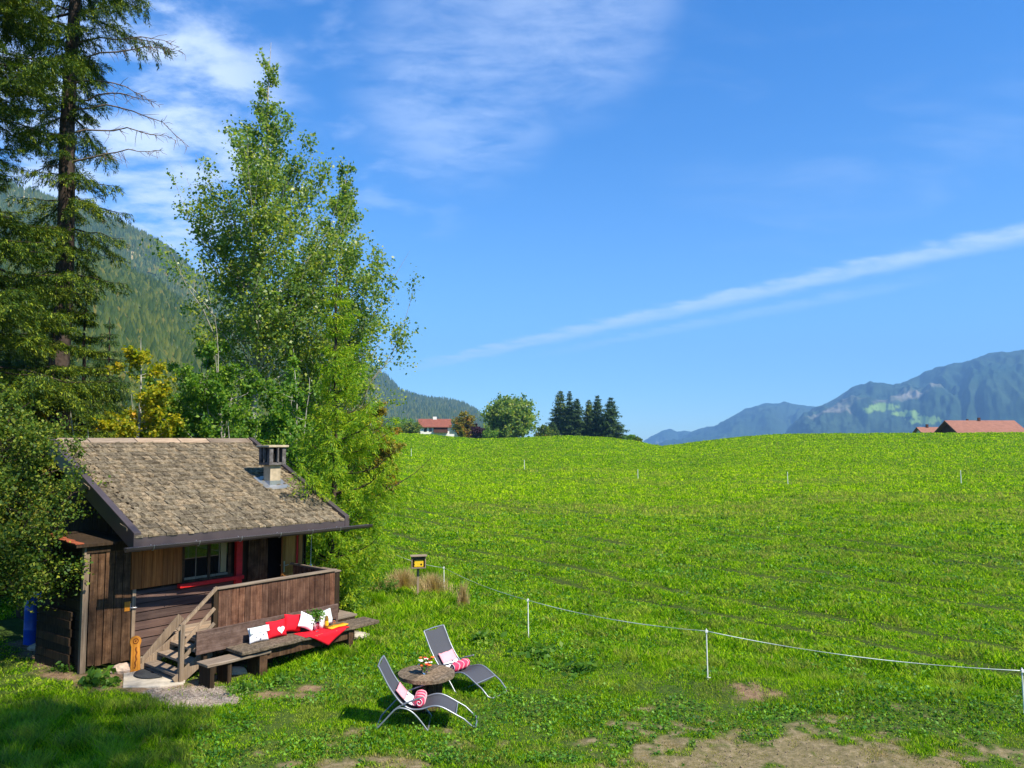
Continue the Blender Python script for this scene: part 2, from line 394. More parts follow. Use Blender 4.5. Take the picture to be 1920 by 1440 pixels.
M['pale_fab'] = mat_plain('pale_grey_green_fabric', (0.56, 0.63, 0.62), 0.9, 0.1, var=0.12, scale=14, bmp=0.2)
M['red_fab'] = mat_plain('red_fabric', (0.66, 0.012, 0.024), 0.85, 0.15, var=0.12, scale=10, bmp=0.2)
M['pink_fab'] = mat_plain('pink_fabric', (0.78, 0.33, 0.36), 0.9, 0.1, var=0.1, scale=12, bmp=0.2)
M['rose_fab'] = mat_plain('rose_red_fabric', (0.62, 0.05, 0.11), 0.9, 0.1, var=0.25, scale=20, bmp=0.2)
M['orange_fab'] = mat_plain('orange_fabric', (0.80, 0.33, 0.02), 0.85, 0.15, var=0.12, scale=10, bmp=0.2)
M['grey_print'] = mat_plain('grey_print', (0.25, 0.25, 0.30), 0.9, 0.1)
M['post_white'] = mat_plain('white_plastic', (0.74, 0.74, 0.70), 0.5, 0.4, var=0.08, scale=20, bmp=0)
M['tape'] = mat_plain('white_fence_tape', (0.66, 0.72, 0.66), 0.6, 0.3, var=0.15, scale=30, bmp=0)
M['yellow'] = mat_plain('yellow_plastic', (0.72, 0.46, 0.02), 0.45, 0.4, var=0.15, scale=14, bmp=0)
M['house_wall'] = mat_plain('white_render', (0.74, 0.71, 0.64), 0.9, 0.1, var=0.05, scale=2, bmp=0)
M['house_roof'] = mat_plain('red_roof_tiles', (0.22, 0.075, 0.048), 0.85, 0.2, var=0.2, scale=1.5, bmp=0)
M['house_roof2'] = mat_plain('faded_red_roof_tiles', (0.27, 0.125, 0.085), 0.85, 0.2, var=0.15, scale=1.5, bmp=0)
M['house_wood'] = mat_plain('brown_balcony_wood', (0.10, 0.045, 0.03), 0.85, 0.2, var=0.2, scale=3, bmp=0)
M['white_petal'] = mat_plain('white_petals', (0.80, 0.76, 0.70), 0.8, 0.1)
M['orange_petal'] = mat_plain('orange_petals', (0.72, 0.16, 0.03), 0.7, 0.2)
M['red_petal'] = mat_plain('dark_red_petals', (0.55, 0.03, 0.03), 0.7, 0.2)
def mat_glass(name, color, rough=0.03, trans=0.0):
    m, nt, N, L = new_mat(name); p, _ = principled(N, L, color, rough, 0.9)
    p.inputs['Transmission Weight'].default_value = trans; p.inputs['IOR'].default_value = 1.45
    return m
M['pane'] = mat_glass('window_pane', (0.012, 0.014, 0.012), 0.02)
M['pane'].node_tree.nodes['Principled BSDF'].inputs['Metallic'].default_value = 0.0
M['glass'] = mat_glass('clear_glass', (0.95, 0.97, 0.95), 0.02, 1.0)
M['bottle'] = mat_glass('brown_bottle_glass', (0.30, 0.16, 0.02), 0.08, 0.4)

# ------------------------------------------------------------------ the ground
CREST = [(-400, 800), (400, 806), (720, 811), (800, 815), (897, 823), (967, 821), (1066, 817), (1139, 820), (1178, 825), (1240, 836),
         (1262, 834), (1312, 828), (1387, 819), (1462, 814), (1560, 813), (1687, 813), (1800, 812), (1920, 811), (2400, 806)]
_c = [az_tan(*q) for q in CREST]
CAZ = np.array([q[0] for q in _c]); CTAN = np.array([q[1] for q in _c])
RC = 120.0
def ground_z(x, y):
    x = np.asarray(x, float); y = np.asarray(y, float)
    r = np.hypot(x, y); az = np.arctan2(x, y)
    tan = np.interp(az, CAZ, CTAN); tan = np.where(np.abs(az) > 0.9, 0.008, tan)
    zc = EYE + RC * tan
    s = np.clip((r - 15) / (RC - 15), 0, 1) ** 1.55
    z = zc * s
    flat = sstep(-x, 2.5, 6.5) * (1 - sstep(r, 22, 36))
    z = z * (1 - flat)
    z = z + (fbm(x * 0.16, y * 0.16, 3, 3) - 0.5) * 0.30 * sstep(r, 11, 34) * (1 - flat) + (fbm(x * 0.9, y * 0.9, 8, 3) - 0.5) * 0.08 * sstep(r, 6, 13) * (1 - flat * 0.6)
    # a low bank under the paddock fence
    bx, by = x - 5.0, y - 13.2
    z = z + 0.16 * np.exp(-((bx * 0.30 + by * 0.95) / 0.55) ** 2) * sstep(x, 2.2, 4.2)
    # behind the crest
    over = np.clip(r - RC, 0, None)
    right = sstep(az, 0.18, 0.36)
    plateau = zc + tan * over - 0.5 * sstep(over, 0, 40) - right * 4.0 * sstep(over, 0, 45)
    z = np.where(r > RC, plateau, z)
    far = sstep(r, 360, 1300)
    z = z * (1 - far) + (-95.0) * far
    return z
def gz(x, y): return float(ground_z(np.array([x]), np.array([y]))[0])
def ground_hit(px, py):
    d = pix_dir(px, py); ts = np.linspace(6, 130, 5000); h = math.hypot(d[0], d[1])
    P = np.array([0, 0, EYE])[None] + d[None] * (ts / h)[:, None]
    below = P[:, 2] < ground_z(P[:, 0], P[:, 1])
    i = int(np.argmax(below)) if below.any() else len(ts) - 1
    return P[i]

def poly_dist(x, y, poly):
    """signed distance to a polygon (negative inside)"""
    x = np.asarray(x, float); y = np.asarray(y, float)
    d = np.full(x.shape, 1e9); inside = np.zeros(x.shape, bool); n = len(poly)
    for i in range(n):
        ax, ay = poly[i]; bx, by = poly[(i + 1) % n]
        ex, ey = bx - ax, by - ay; t = np.clip(((x - ax) * ex + (y - ay) * ey) / (ex * ex + ey * ey), 0, 1)
        d = np.minimum(d, np.hypot(x - ax - ex * t, y - ay - ey * t))
        cond = ((ay > y) != (by > y)) & (x < (bx - ax) * (y - ay) / (by - ay + 1e-12) + ax)
        inside ^= cond
    return np.where(inside, -d, d)
def gpoly(pts): return [tuple(at_z(px, py)[:2]) for px, py in pts]
PATCH_GRAVEL = [gpoly([(272, 1300), (300, 1291), (380, 1287), (425, 1288), (452, 1316), (405, 1331), (345, 1336), (300, 1322)]),
                gpoly([(655, 1182), (675, 1184), (688, 1198), (655, 1204)])]
PATCH_DIRT = [gpoly([(10, 1205), (95, 1200), (140, 1262), (215, 1298), (150, 1296), (60, 1245)]),
              gpoly([(185, 1278), (235, 1250), (345, 1282), (470, 1240), (470, 1258), (380, 1290), (240, 1300)]),
              gpoly([(560, 1284), (600, 1280), (602, 1290), (560, 1292)]), gpoly([(490, 1300), (560, 1297), (560, 1306), (480, 1310)]),
              gpoly([(1385, 1300), (1440, 1315), (1450, 1330), (1400, 1318)])]
PATCH_DRY = [gpoly([(1240, 1372), (1400, 1380), (1560, 1378), (1700, 1392), (1830, 1420), (1900, 1500), (1300, 1500), (1200, 1420)]),
             gpoly([(640, 1432), (800, 1430), (840, 1470), (600, 1470)])]
def masks(x, y):
    r = np.hypot(x, y); near = r < 45
    w = (fbm(x * 2.3, y * 2.3, 21, 4) - 0.5)
    w2 = (fbm(x * 6.3, y * 6.3, 27, 3) - 0.5)
    gravel = np.zeros(x.shape); dirt = np.zeros(x.shape); dry = np.zeros(x.shape)
    for P in PATCH_GRAVEL: gravel = np.maximum(gravel, 1 - sstep(poly_dist(x, y, P) + w * 0.5 + w2 * 0.2, -0.12, 0.12))
    for P in PATCH_DIRT: dirt = np.maximum(dirt, 1 - sstep(poly_dist(x, y, P) + w * 0.7 + w2 * 0.3, -0.15, 0.18))
    for P in PATCH_DRY: dry = np.maximum(dry, 1 - sstep(poly_dist(x, y, P) + w * 3.4 + w2 * 2.6, -0.6, 0.5))
    return gravel * near, dirt * near, dry * near

def mat_ground():
    m, nt, N, L = new_mat('ground'); p, _ = principled(N, L, None, 0.95, 0.1)
    def attr(n, _=0):
        a = N('ShaderNodeAttribute'); a.attribute_name = n; return a.outputs['Fac']
    big = noise_n(N, L, 0.05, 4, 0.6); mid = noise_n(N, L, 0.6, 5, 0.65); fine = noise_n(N, L, 9.0, 6, 0.7)
    g = ramp(N, L, mid, [(0.25, (0.075, 0.160, 0.008)), (0.5, (0.125, 0.240, 0.010)), (0.75, (0.190, 0.290, 0.014))])
    g2 = ramp(N, L, fine, [(0.3, (0.55, 0.6, 0.5)), (0.65, (1.25, 1.2, 1.2))])
    g = mixc(N, L, 1.0, g, g2, 'MULTIPLY')
    g3 = ramp(N, L, big, [(0.35, (0.8, 0.95, 0.8)), (0.7, (1.15, 1.05, 1.0))])
    g = mixc(N, L, 1.0, g, g3, 'MULTIPLY')
    g = mixc(N, L, 1.0, g, (0.55, 0.60, 0.55), 'MULTIPLY')
    lawn = ramp(N, L, fine, [(0.3, (0.028, 0.055, 0.010)), (0.7, (0.075, 0.115, 0.018))])
    g = mixc(N, L, attr('lawn'), g, lawn); g = mixc(N, L, attr('track'), g, (0.045, 0.060, 0.016))
    dirt = ramp(N, L, fine, [(0.25, (0.11, 0.065, 0.035)), (0.55, (0.25, 0.165, 0.095)), (0.8, (0.36, 0.26, 0.16))])
    st = N('ShaderNodeTexVoronoi'); st.inputs['Scale'].default_value = 26
    tc = N('ShaderNodeTexCoord'); L(tc.outputs['Object'], st.inputs['Vector'])
    grav = ramp(N, L, st.outputs['Color'], [(0.1, (0.20, 0.155, 0.115)), (0.5, (0.34, 0.275, 0.215)), (0.9, (0.50, 0.42, 0.34))])
    grav = mixc(N, L, 0.5, grav, mixc(N, L, 1.0, grav, ramp(N, L, fine, [(0.3, (0.6, 0.55, 0.5)), (0.7, (1.1, 1.1, 1.1))]), 'MULTIPLY'))
    dry = ramp(N, L, fine, [(0.25, (0.09, 0.085, 0.028)), (0.5, (0.18, 0.145, 0.072)), (0.75, (0.33, 0.26, 0.16))])
    c = mixc(N, L, attr('dry'), g, dry); c = mixc(N, L, attr('dirt'), c, dirt); c = mixc(N, L, attr('gravel'), c, grav)
    L(c, p.inputs['Base Color']); bump(N, L, p, fine, 0.7, 0.05)
    return m
def build_ground():
    azf = np.linspace(R(-48), R(48), 800); azc = np.linspace(R(48), R(312), 90)[1:-1]
    az = np.concatenate([azf, azc])
    r = np.concatenate([np.linspace(0.3, 6.5, 10)[:-1], np.geomspace(6.5, 45, 420)[:-1], np.geomspace(45, 118, 120)[:-1], np.linspace(118, 124, 13)[:-1], np.geomspace(124, 9000, 90)])
    A, Q = np.meshgrid(az, r, indexing='ij'); X = Q * np.sin(A); Y = Q * np.cos(A); Z = ground_z(X, Y)
    gr, di, dr = masks(X, Y)
    TR = np.zeros(X.shape)
    for off in (0.0, 1.7, 5.2, 6.9, 11.5, 13.2):
        dl = TRK_N[0] * (X - TRK_A[0]) + TRK_N[1] * (Y - TRK_A[1]) - off + (fbm(X * 0.15, Y * 0.15, 61, 2) - 0.5) * 1.2
        TR = np.maximum(TR, np.exp(-(dl / 0.35) ** 2))
    TR = TR * (1 - lawn_mask(X, Y)) * (Q < 70); Z = Z - 0.05 * TR
    Z = Z + (fbm(X * 5, Y * 5, 41, 3) - 0.5) * 0.05 * (Q < 30) * (1 - gr)
    na, nr = A.shape
    V = np.stack([X, Y, Z], -1).reshape(-1, 3)
    i = np.arange(na)[:, None]; j = np.arange(nr - 1)[None]; i2 = (i + 1) % na
    Fq = np.stack([i * nr + j, i2 * nr + j, i2 * nr + j + 1, i * nr + j + 1], -1).reshape(-1, 4)[:, ::-1]
    # close the hub
    me = fast_mesh('ground', V, Fq, [mat_ground()], True)
    for n, a in (('track', TR), ('gravel', gr), ('dirt', di), ('dry', dr), ('lawn', lawn_mask(X, Y))):
        at = me.attributes.new(n, 'FLOAT', 'POINT'); at.data.foreach_set('value', a.ravel().astype(np.float32))
    o = link('ground', me); tag(o, kind='structure'); return o
FENCE_PTS = [at_z(832, 1110), at_z(990, 1196), at_z(1327, 1272), at_z(1918, 1337)]
def lawn_mask(x, y):
    """1 on the short trampled lawn, 0 in the meadow beyond the fence"""
    line = sstep(y - np.interp(x, [p[0] for p in FENCE_PTS], [p[1] for p in FENCE_PTS]), -0.8, 0.5)
    return (1 - line) * (1 - sstep(np.hypot(x, y), 30, 45))
TRK_A = ground_hit(1000, 1075); TRK_B = ground_hit(1920, 1262)
_t = np.array([TRK_B[0] - TRK_A[0], TRK_B[1] - TRK_A[1]]); _t /= np.linalg.norm(_t); TRK_N = (-_t[1], _t[0])
build_ground()

# ------------------------------------------------------------------ grass (real blades)
def mat_grass(name, a, b, c, dryc, trans=0.4):
    m, nt, N, L = new_mat(name); out = N('ShaderNodeOutputMaterial')
    p = N('ShaderNodeBsdfPrincipled'); p.inputs['Roughness'].default_value = 0.6; p.inputs['Specular IOR Level'].default_value = 0.03
    t = N('ShaderNodeBsdfTranslucent'); mx = N('ShaderNodeMixShader'); mx.inputs[0].default_value = trans
    geo = N('ShaderNodeNewGeometry'); n = noise_n(N, L, 0.8, 4, 0.6)
    s = N('ShaderNodeMath'); s.operation = 'ADD'; L(geo.outputs['Random Per Island'], s.inputs[0]); L(n, s.inputs[1])
    h = N('ShaderNodeMath'); h.operation = 'MULTIPLY'; L(s.outputs[0], h.inputs[0]); h.inputs[1].default_value = 0.5
    col = ramp(N, L, h.outputs[0], [(0.25, a), (0.5, b), (0.72, c)])
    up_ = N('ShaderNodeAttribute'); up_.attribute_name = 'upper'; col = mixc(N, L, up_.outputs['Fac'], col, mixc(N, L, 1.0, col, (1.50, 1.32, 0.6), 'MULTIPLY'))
    at = N('ShaderNodeAttribute'); at.attribute_name = 'dryness'
    col = mixc(N, L, at.outputs['Fac'], col, dryc)
    L(col, p.inputs['Base Color']); c2 = mixc(N, L, 1.0, col, (1.3, 1.35, 0.6), 'MULTIPLY'); L(c2, t.inputs[0])
    L(p.outputs[0], mx.inputs[1]); L(t.outputs[0], mx.inputs[2]); L(mx.outputs[0], out.inputs[0]); return m
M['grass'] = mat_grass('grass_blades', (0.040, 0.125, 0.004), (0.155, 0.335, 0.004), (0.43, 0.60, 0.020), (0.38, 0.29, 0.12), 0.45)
def blades(x, y, h, w, lean, seed, seg=True):
    rng = np.random.default_rng(seed); n = len(x); z = ground_z(x, y) - 0.015
    th = rng.uniform(0, 2 * np.pi, n); sx, sy = np.cos(th) * w / 2, np.sin(th) * w / 2
    lt = rng.uniform(0, 2 * np.pi, n); ll = lean * h * rng.uniform(0.3, 1.2, n); lx, ly = np.cos(lt) * ll, np.sin(lt) * ll
    B0 = np.stack([x - sx, y - sy, z], -1); B1 = np.stack([x + sx, y + sy, z], -1)
    M0 = np.stack([x - sx * .8 + lx * .35, y - sy * .8 + ly * .35, z + h * .6], -1); M1 = np.stack([x + sx * .8 + lx * .35, y + sy * .8 + ly * .35, z + h * .6], -1)
    T = np.stack([x + lx, y + ly, z + h], -1)
    if seg:
        V = np.stack([B0, B1, M1, M0, T], 1).reshape(-1, 3); k = np.arange(n)[:, None] * 5
        Fs = np.concatenate([k + np.array([[0, 1, 2]]), k + np.array([[0, 2, 3]]), k + np.array([[3, 2, 4]])])
        return V, Fs, 5
    V = np.stack([B0, B1, T], 1).reshape(-1, 3); k = np.arange(n)[:, None] * 3
    return V, k + np.array([[0, 1, 2]]), 3
SLAB = gpoly([(228, 1262), (262, 1230), (352, 1255), (345, 1290), (236, 1296)])
HUT_KEEP = None
def build_grass(name, r0, r1, count, hf, wf, lean, seed, seg, power=1.0):
    rng = np.random.default_rng(seed)
    az = rng.uniform(R(-44), R(46), count)
    uu = rng.uniform(0, 1, count); e = 2 - power * 1.0
    r = (r0 ** e + uu * (r1 ** e - r0 ** e)) ** (1 / e)
    x, y = r * np.sin(az), r * np.cos(az)
    g, d, dr = masks(x, y)
    keep = rng.uniform(0, 1, count) > np.maximum(np.maximum(g * 0.97, d * 0.93), dr * 0.45)
    keep &= poly_dist(x, y, SLAB) > 0.0
    # bare ground below the hut
    u, v = hut_uv(x, y); keep &= ~((u > -0.85) & (u < 4.1) & (v < 0.02) & (v > -6)) & ~((u > 0.5) & (u < 3.6) & (v > -0.1) & (v < 1.85))
    x, y, r, dr, d = x[keep], y[keep], r[keep], dr[keep], d[keep]
    lw = lawn_mask(x, y); clump = fbm(x * 1.1, y * 1.1, 5, 3); clump2 = fbm(x * 3.1, y * 3.1, 15, 2)
    h, w = hf(x, y, r, lw, clump, clump2, rng), wf(r)
    h = h * (1 - 0.55 * dr)
    V, Fs, k = blades(x, y, h, w * rng.uniform(0.6, 1.3, len(x)), lean, seed + 1, seg)
    me = fast_mesh(name, V, Fs, [M['grass']])
    dry = np.clip(dr * 0.75 + d * 0.3 + (clump2 > 0.62) * 0.25 + sstep(fbm(x * 0.09, y * 0.22, 33, 4), 0.48, 0.66) * sstep(r, 24, 34) * (1 - sstep(r, 60, 80)) * 0.45 * rng.uniform(0, 1, len(x)) + (rng.uniform(0, 1, len(x)) > 0.95) * 0.6, 0, 1)
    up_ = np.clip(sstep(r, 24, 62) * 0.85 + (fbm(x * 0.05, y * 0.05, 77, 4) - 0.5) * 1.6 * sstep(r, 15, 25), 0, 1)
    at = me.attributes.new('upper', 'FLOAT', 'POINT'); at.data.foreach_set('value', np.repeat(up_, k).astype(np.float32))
    at = me.attributes.new('dryness', 'FLOAT', 'POINT'); at.data.foreach_set('value', np.repeat(dry, k).astype(np.float32))
    o = link(name, me); return o

# hut frame: u along the ridge, v outwards from the long wall
HAZ = R(39.6)
HU = np.array([math.sin(HAZ), math.cos(HAZ)]); HV = np.array([math.cos(HAZ), -math.sin(HAZ)])
HC = at_z(243, 1243)[:2]
def hut_uv(x, y):
    dx, dy = x - HC[0], y - HC[1]
    return dx * HU[0] + dy * HU[1], dx * HV[0] + dy * HV[1]
def hut_world(u, v, z=0.0): return (HC[0] + HU[0] * u + HV[0] * v, HC[1] + HU[1] * u + HV[1] * v, z)

def h_near(x, y, r, lw, c, c2, rng):
    lawn = 0.035 + 0.035 * sstep(c, 0.4, 0.7)
    left = sstep(-x, 3.6, 5.8) * (1 - sstep(y, 11.5, 13.5)) * (0.06 + 0.14 * sstep(c2, 0.35, 0.7))
    # long tufts round the feet of bench and hut
    u, v = hut_uv(x, y); edge = np.exp(-((v - 2.75) / 0.35) ** 2) * sstep(u, 1.3, 2.0) * (1 - sstep(u, 3.6, 4.2)) * 0.10
    wild = 0.14 * sstep(y, 15.0, 18.5) * sstep(x, -4.6, -3.2) * (1 - sstep(x, 0.6, 2.2))
    mead = 0.065 + 0.075 * sstep(c, 0.35, 0.7) + 0.05 * sstep(c2, 0.6, 0.8)
    # rows left by the mower, roughly along the fence
    q = (x * 0.45 + y * 0.89) * 0.55 + (c - 0.5) * 0.8
    rows = 0.62 + 0.38 * np.sin(q * 2 * np.pi)
    mead = mead * (0.75 + 0.35 * rows)
    for off in (0.0, 1.7, 5.2, 6.9, 11.5, 13.2):
        dl = TRK_N[0] * (x - TRK_A[0]) + TRK_N[1] * (y - TRK_A[1]) - off + (fbm(x * 0.15, y * 0.15, 61, 2) - 0.5) * 1.2
        mead = mead * (1 - 0.95 * np.exp(-(dl / 0.42) ** 2) * sstep(c2, 0.15, 0.4))
    return (lawn * lw + mead * (1 - lw) + left + edge + wild * lw) * rng.uniform(0.6, 1.3, len(x))
grass_parts = []
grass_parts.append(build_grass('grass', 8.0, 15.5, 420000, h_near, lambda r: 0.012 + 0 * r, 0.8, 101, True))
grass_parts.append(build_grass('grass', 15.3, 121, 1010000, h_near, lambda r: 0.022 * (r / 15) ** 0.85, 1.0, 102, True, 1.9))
for o, l in zip(grass_parts, ('short lawn grass around the hut and loungers', 'green meadow grass rising behind the fence up to the crest',)):
    tag(o, l, 'grass', kind='stuff')

# ------------------------------------------------------------------ mountains and haze
def mat_hill(name, forest, light, rock, scale, attr=None, patchcol=(0.17, 0.24, 0.06)):
    m, nt, N, L = new_mat(name); p, _ = principled(N, L, None, 0.95, 0.05)
    a = noise_n(N, L, scale, 8, 0.65); b = noise_n(N, L, scale * 7, 6, 0.7); c = noise_n(N, L, scale * 0.6, 6, 0.6, sc=(1, 1, 0.35))
    col = ramp(N, L, a, [(0.35, forest), (0.68, light)])
    col = mixc(N, L, 1.0, col, ramp(N, L, b, [(0.3, (0.5, 0.5, 0.5)), (0.7, (1.3, 1.3, 1.3))]), 'MULTIPLY')
    f = N('ShaderNodeMapRange'); L(c, f.inputs['Value']); f.inputs['From Min'].default_value = 0.62; f.inputs['From Max'].default_value = 0.70
    col = mixc(N, L, f.outputs[0], col, rock)
    if attr:
        at = N('ShaderNodeAttribute'); at.attribute_name = attr; col = mixc(N, L, at.outputs['Fac'], col, patchcol)
    L(col, p.inputs['Base Color']); bump(N, L, p, b, 0.6, 12.0); return m
def hill(name, sil, rr, r0, rb, base, mat, amp, gfreq, pow_=0.8, jag=0.0, nA=360, nR=70, patch=None, seed=0):
    s = [az_tan(*q) for q in sil]; A0 = np.array([q[0] for q in s]); T0 = np.array([q[1] for q in s])
    az = np.linspace(A0[0], A0[-1], nA); tan = np.interp(az, A0, T0)
    tan = tan + (fbm(az * 90, az * 0, seed, 4) - 0.5) * jag
    t = np.concatenate([np.linspace(0, 1, nR), np.linspace(1.04, 1.5, 8)])
    A, Tt = np.meshgrid(az, t, indexing='ij'); TAN = np.repeat(tan[:, None], len(t), 1)
    r = np.where(Tt <= 1, r0 + (rr - r0) * Tt, rr + (rb - rr) * (Tt - 1) / 0.5)
    zs = EYE + rr * TAN
    prof = np.where(Tt <= 1, np.clip(Tt, 0, 1) ** pow_, 1 - (Tt - 1) * 1.6)
    z = base + (zs - base) * prof
    X, Y = r * np.sin(A), r * np.cos(A)
    g = 1 - np.abs(fbm(A * gfreq + fbm(A * gfreq * .7, Tt * 2, seed + 9, 3) * 1.2, Tt * 1.6, seed, 4) * 2 - 1)
    win = np.clip(np.sin(np.clip(Tt, 0, 1) * np.pi) ** 0.7, 0, 1)
    z = z + (g - 0.6) * amp * win + (fbm(A * gfreq * 6, Tt * 9, seed + 3, 4) - 0.5) * amp * 0.22 * win
    na, nr = A.shape; V = np.stack([X, Y, z], -1).reshape(-1, 3)
    i = np.arange(na - 1)[:, None]; j = np.arange(nr - 1)[None]
    Fq = np.stack([i * nr + j, (i + 1) * nr + j, (i + 1) * nr + j + 1, i * nr + j + 1], -1).reshape(-1, 4)[:, ::-1]
    me = fast_mesh(name, V, Fq, [mat], True)
    if patch is not None:
        d = np.stack([X, Y, z - EYE], -1); c_, s_ = math.cos(PITCH), math.sin(PITCH)
        yy = d[..., 1] * c_ + d[..., 2] * s_; zz = -d[..., 1] * s_ + d[..., 2] * c_
        PX = 960 + FPX * d[..., 0] / yy; PY = 720 - FPX * zz / yy
        m_ = np.zeros(PX.shape)
        for (cx, cy, rx, ry) in patch:
            q = ((PX - cx) / rx) ** 2 + ((PY - cy) / ry) ** 2 + (fbm(PX * 0.11, PY * 0.35, 4, 4) - 0.5) * 2.6
            m_ = np.maximum(m_, 1 - sstep(q, 0.75, 0.95))
        at = me.attributes.new('pasture', 'FLOAT', 'POINT'); at.data.foreach_set('value', (m_ * (Tt < 1)).ravel().astype(np.float32))
    o = link(name, me); tag(o, kind='structure')
    return o, (A, Tt, X, Y, z)
def forest(name, field, n, tmax, hmin, hmax, seed, mats, label, tiers=2, sides=6, frac_round=0.12, aspect=0.22):
    A, Tt, X, Y, Z = field; rng = np.random.default_rng(seed)
    na, nr = A.shape; jmax = int((Tt[0] <= tmax).sum()) - 1
    # pick positions bilinearly on the grid, uniform in area by rejection on r
    fi = rng.uniform(0, na - 1.001, n * 2); fj = rng.uniform(0, 1, n * 2) ** 0.8 * (jmax - 0.001)
    i = fi.astype(int); j = fj.astype(int); a = fi - i; b = fj - j
    def bl(G): return G[i, j] * (1 - a) * (1 - b) + G[i + 1, j] * a * (1 - b) + G[i, j + 1] * (1 - a) * b + G[i + 1, j + 1] * a * b
    x, y, z = bl(X), bl(Y), bl(Z); x, y, z = x[:n], y[:n], z[:n]
    h = rng.uniform(hmin, hmax, n) * (0.8 + 0.4 * fbm(x * 0.01, y * 0.01, 7, 2))
    roundish = (rng.uniform(0, 1, n) < frac_round) | ((fbm(x * 0.02, y * 0.02, 17, 3) > 0.60) & (rng.uniform(0, 1, n) < 0.6))
    Vs = []; Fs = []; mi = []; base = 0
    th = np.linspace(0, 2 * np.pi, sides, endpoint=False)
    for t in range(tiers):
        z0 = t / tiers * 0.75; z1 = min(1.0, z0 + 1.25 / tiers); rad = aspect * (1 - t / tiers * 0.8)
        if t == tiers - 1: z1 = 1.0
        rot = rng.uniform(0, 6.28, n)
        ang = th[None] + rot[:, None]; jit = rng.uniform(0.6, 1.25, (n, sides)); fat = np.where(roundish, 1.7, 1.0)[:, None]
        RX = rad * h[:, None] * jit * fat
        hh = np.where(roundish, 0.7, 1.0) * h
        ring = np.stack([x[:, None] + RX * np.cos(ang), y[:, None] + RX * np.sin(ang), (z + hh * z0)[:, None] - rng.uniform(0, 0.06, (n, sides)) * h[:, None]], -1)
        top = np.stack([x, y, z + hh * z1], -1)[:, None]
        V = np.concatenate([ring, top], 1).reshape(-1, 3); k = base + np.arange(n)[:, None] * (sides + 1)
        F_ = np.concatenate([k + np.array([[q, (q + 1) % sides, sides]]) for q in range(sides)])
        Vs.append(V); Fs.append(F_); base += len(V); mi.append(np.tile(roundish.astype(int), sides))
    me = fast_mesh(name, np.concatenate(Vs), np.concatenate(Fs), mats, False, np.concatenate(mi))
    o = link(name, me); tag(o, label, 'forest', kind='stuff'); return o

M['forest_c'] = mat_leaf('far_conifers', ((0.014, 0.036, 0.004), (0.034, 0.062, 0.006), (0.080, 0.098, 0.010)), 0.08, nscale=0.01)
M['forest_b'] = mat_leaf('far_broadleaf', ((0.04, 0.07, 0.010), (0.085, 0.11, 0.014), (0.16, 0.13, 0.02)), 0.12, nscale=0.01)
hm_near = mat_hill('forest_floor', (0.030, 0.055, 0.014), (0.06, 0.085, 0.02), (0.10, 0.10, 0.05), 0.01)
hm_left = mat_hill('wooded_slope', (0.035, 0.070, 0.020), (0.090, 0.130, 0.035), (0.30, 0.25, 0.15), 0.004, 'pasture', (0.34, 0.28, 0.14))
hm_mid = mat_hill('wooded_hill', (0.030, 0.055, 0.020), (0.05, 0.08, 0.028), (0.09, 0.10, 0.05), 0.005)
hm_far = mat_hill('alpine_slope', (0.014, 0.040, 0.022), (0.045, 0.075, 0.040), (0.30, 0.26, 0.20), 0.0012, 'pasture', (0.17, 0.27, 0.05))
_, f1 = hill('wooded_hill_near', [(-700, 400), (-200, 440), (0, 455), (140, 480), (220, 508), (300, 545), (360, 590), (405, 625), (500, 700), (600, 760), (720, 808)], 700, 210, 950, -6, hm_near, 14, 10, 1.05, 0.006, seed=1)
_, f2 = hill('mountain_left', [(-700, 250), (-200, 300), (0, 338), (60, 360), (150, 393), (210, 413), (250, 429), (300, 456), (350, 498), (380, 528), (450, 585), (520, 640), (600, 690), (660, 740), (720, 810)], 1700, 900, 2300, -20, hm_left, 60, 12, 1.0, 0.004, patch=[(20, 365, 60, 22), (245, 470, 30, 14)], seed=2)
_, f3 = hill('wooded_hill_far', [(480, 560), (560, 610), (640, 665), (690, 693), (725, 711), (750, 738), (790, 750), (830, 755), (870, 763), (895, 778), (915, 797), (935, 822), (950, 840)], 2900, 1300, 3600, -60, hm_mid, 45, 16, 0.8, 0.003, seed=3)
hill('mountain_peak_far', [(1150, 850), (1205, 830), (1228, 815), (1243, 808), (1256, 804), (1270, 809), (1283, 807), (1300, 810), (1340, 825), (1380, 850)], 8700, 7600, 8950, -95, hm_far, 90, 50, 0.9, 0.003, seed=6)
hill('mountain_right_back', [(1215, 850), (1250, 835), (1300, 812), (1340, 803), (1370, 783), (1400, 767), (1437, 757), (1470, 755), (1510, 760), (1560, 768), (1650, 790), (1750, 815), (1850, 850)], 7800, 5200, 8600, -95, hm_far, 190, 22, 0.85, 0.0035, seed=4)
hill('mountain_right', [(1440, 860), (1480, 812), (1510, 782), (1545, 758), (1562, 750), (1600, 730), (1632, 719), (1675, 725), (1700, 718), (1740, 697), (1790, 682), (1825, 675), (1860, 664), (1900, 658), (1960, 655), (2100, 640), (2600, 690)], 6300, 3600, 7500, -95, hm_far, 240, 17, 0.85, 0.0035, patch=[(1655, 764, 32, 7), (1700, 775, 26, 6), (1735, 788, 34, 8), (1628, 770, 14, 5)], nA=520, nR=110, seed=5)
forest('forest', f1, 30000, 1.0, 5.5, 11, 51, [M['forest_c'], M['forest_b']], 'dense mixed wood covering the hillside behind the hut', 2, 6, 0.30, 0.34)
forest('forest', f2, 30000, 1.0, 8, 15, 52, [M['forest_c'], M['forest_b']], 'distant conifer wood on the high left mountainside', 1, 5, 0.1)
forest('forest', f3, 12000, 1.0, 14, 26, 53, [M['forest_c'], M['forest_b']], 'dark wood on the far hill behind the white house', 1, 5, 0.03)

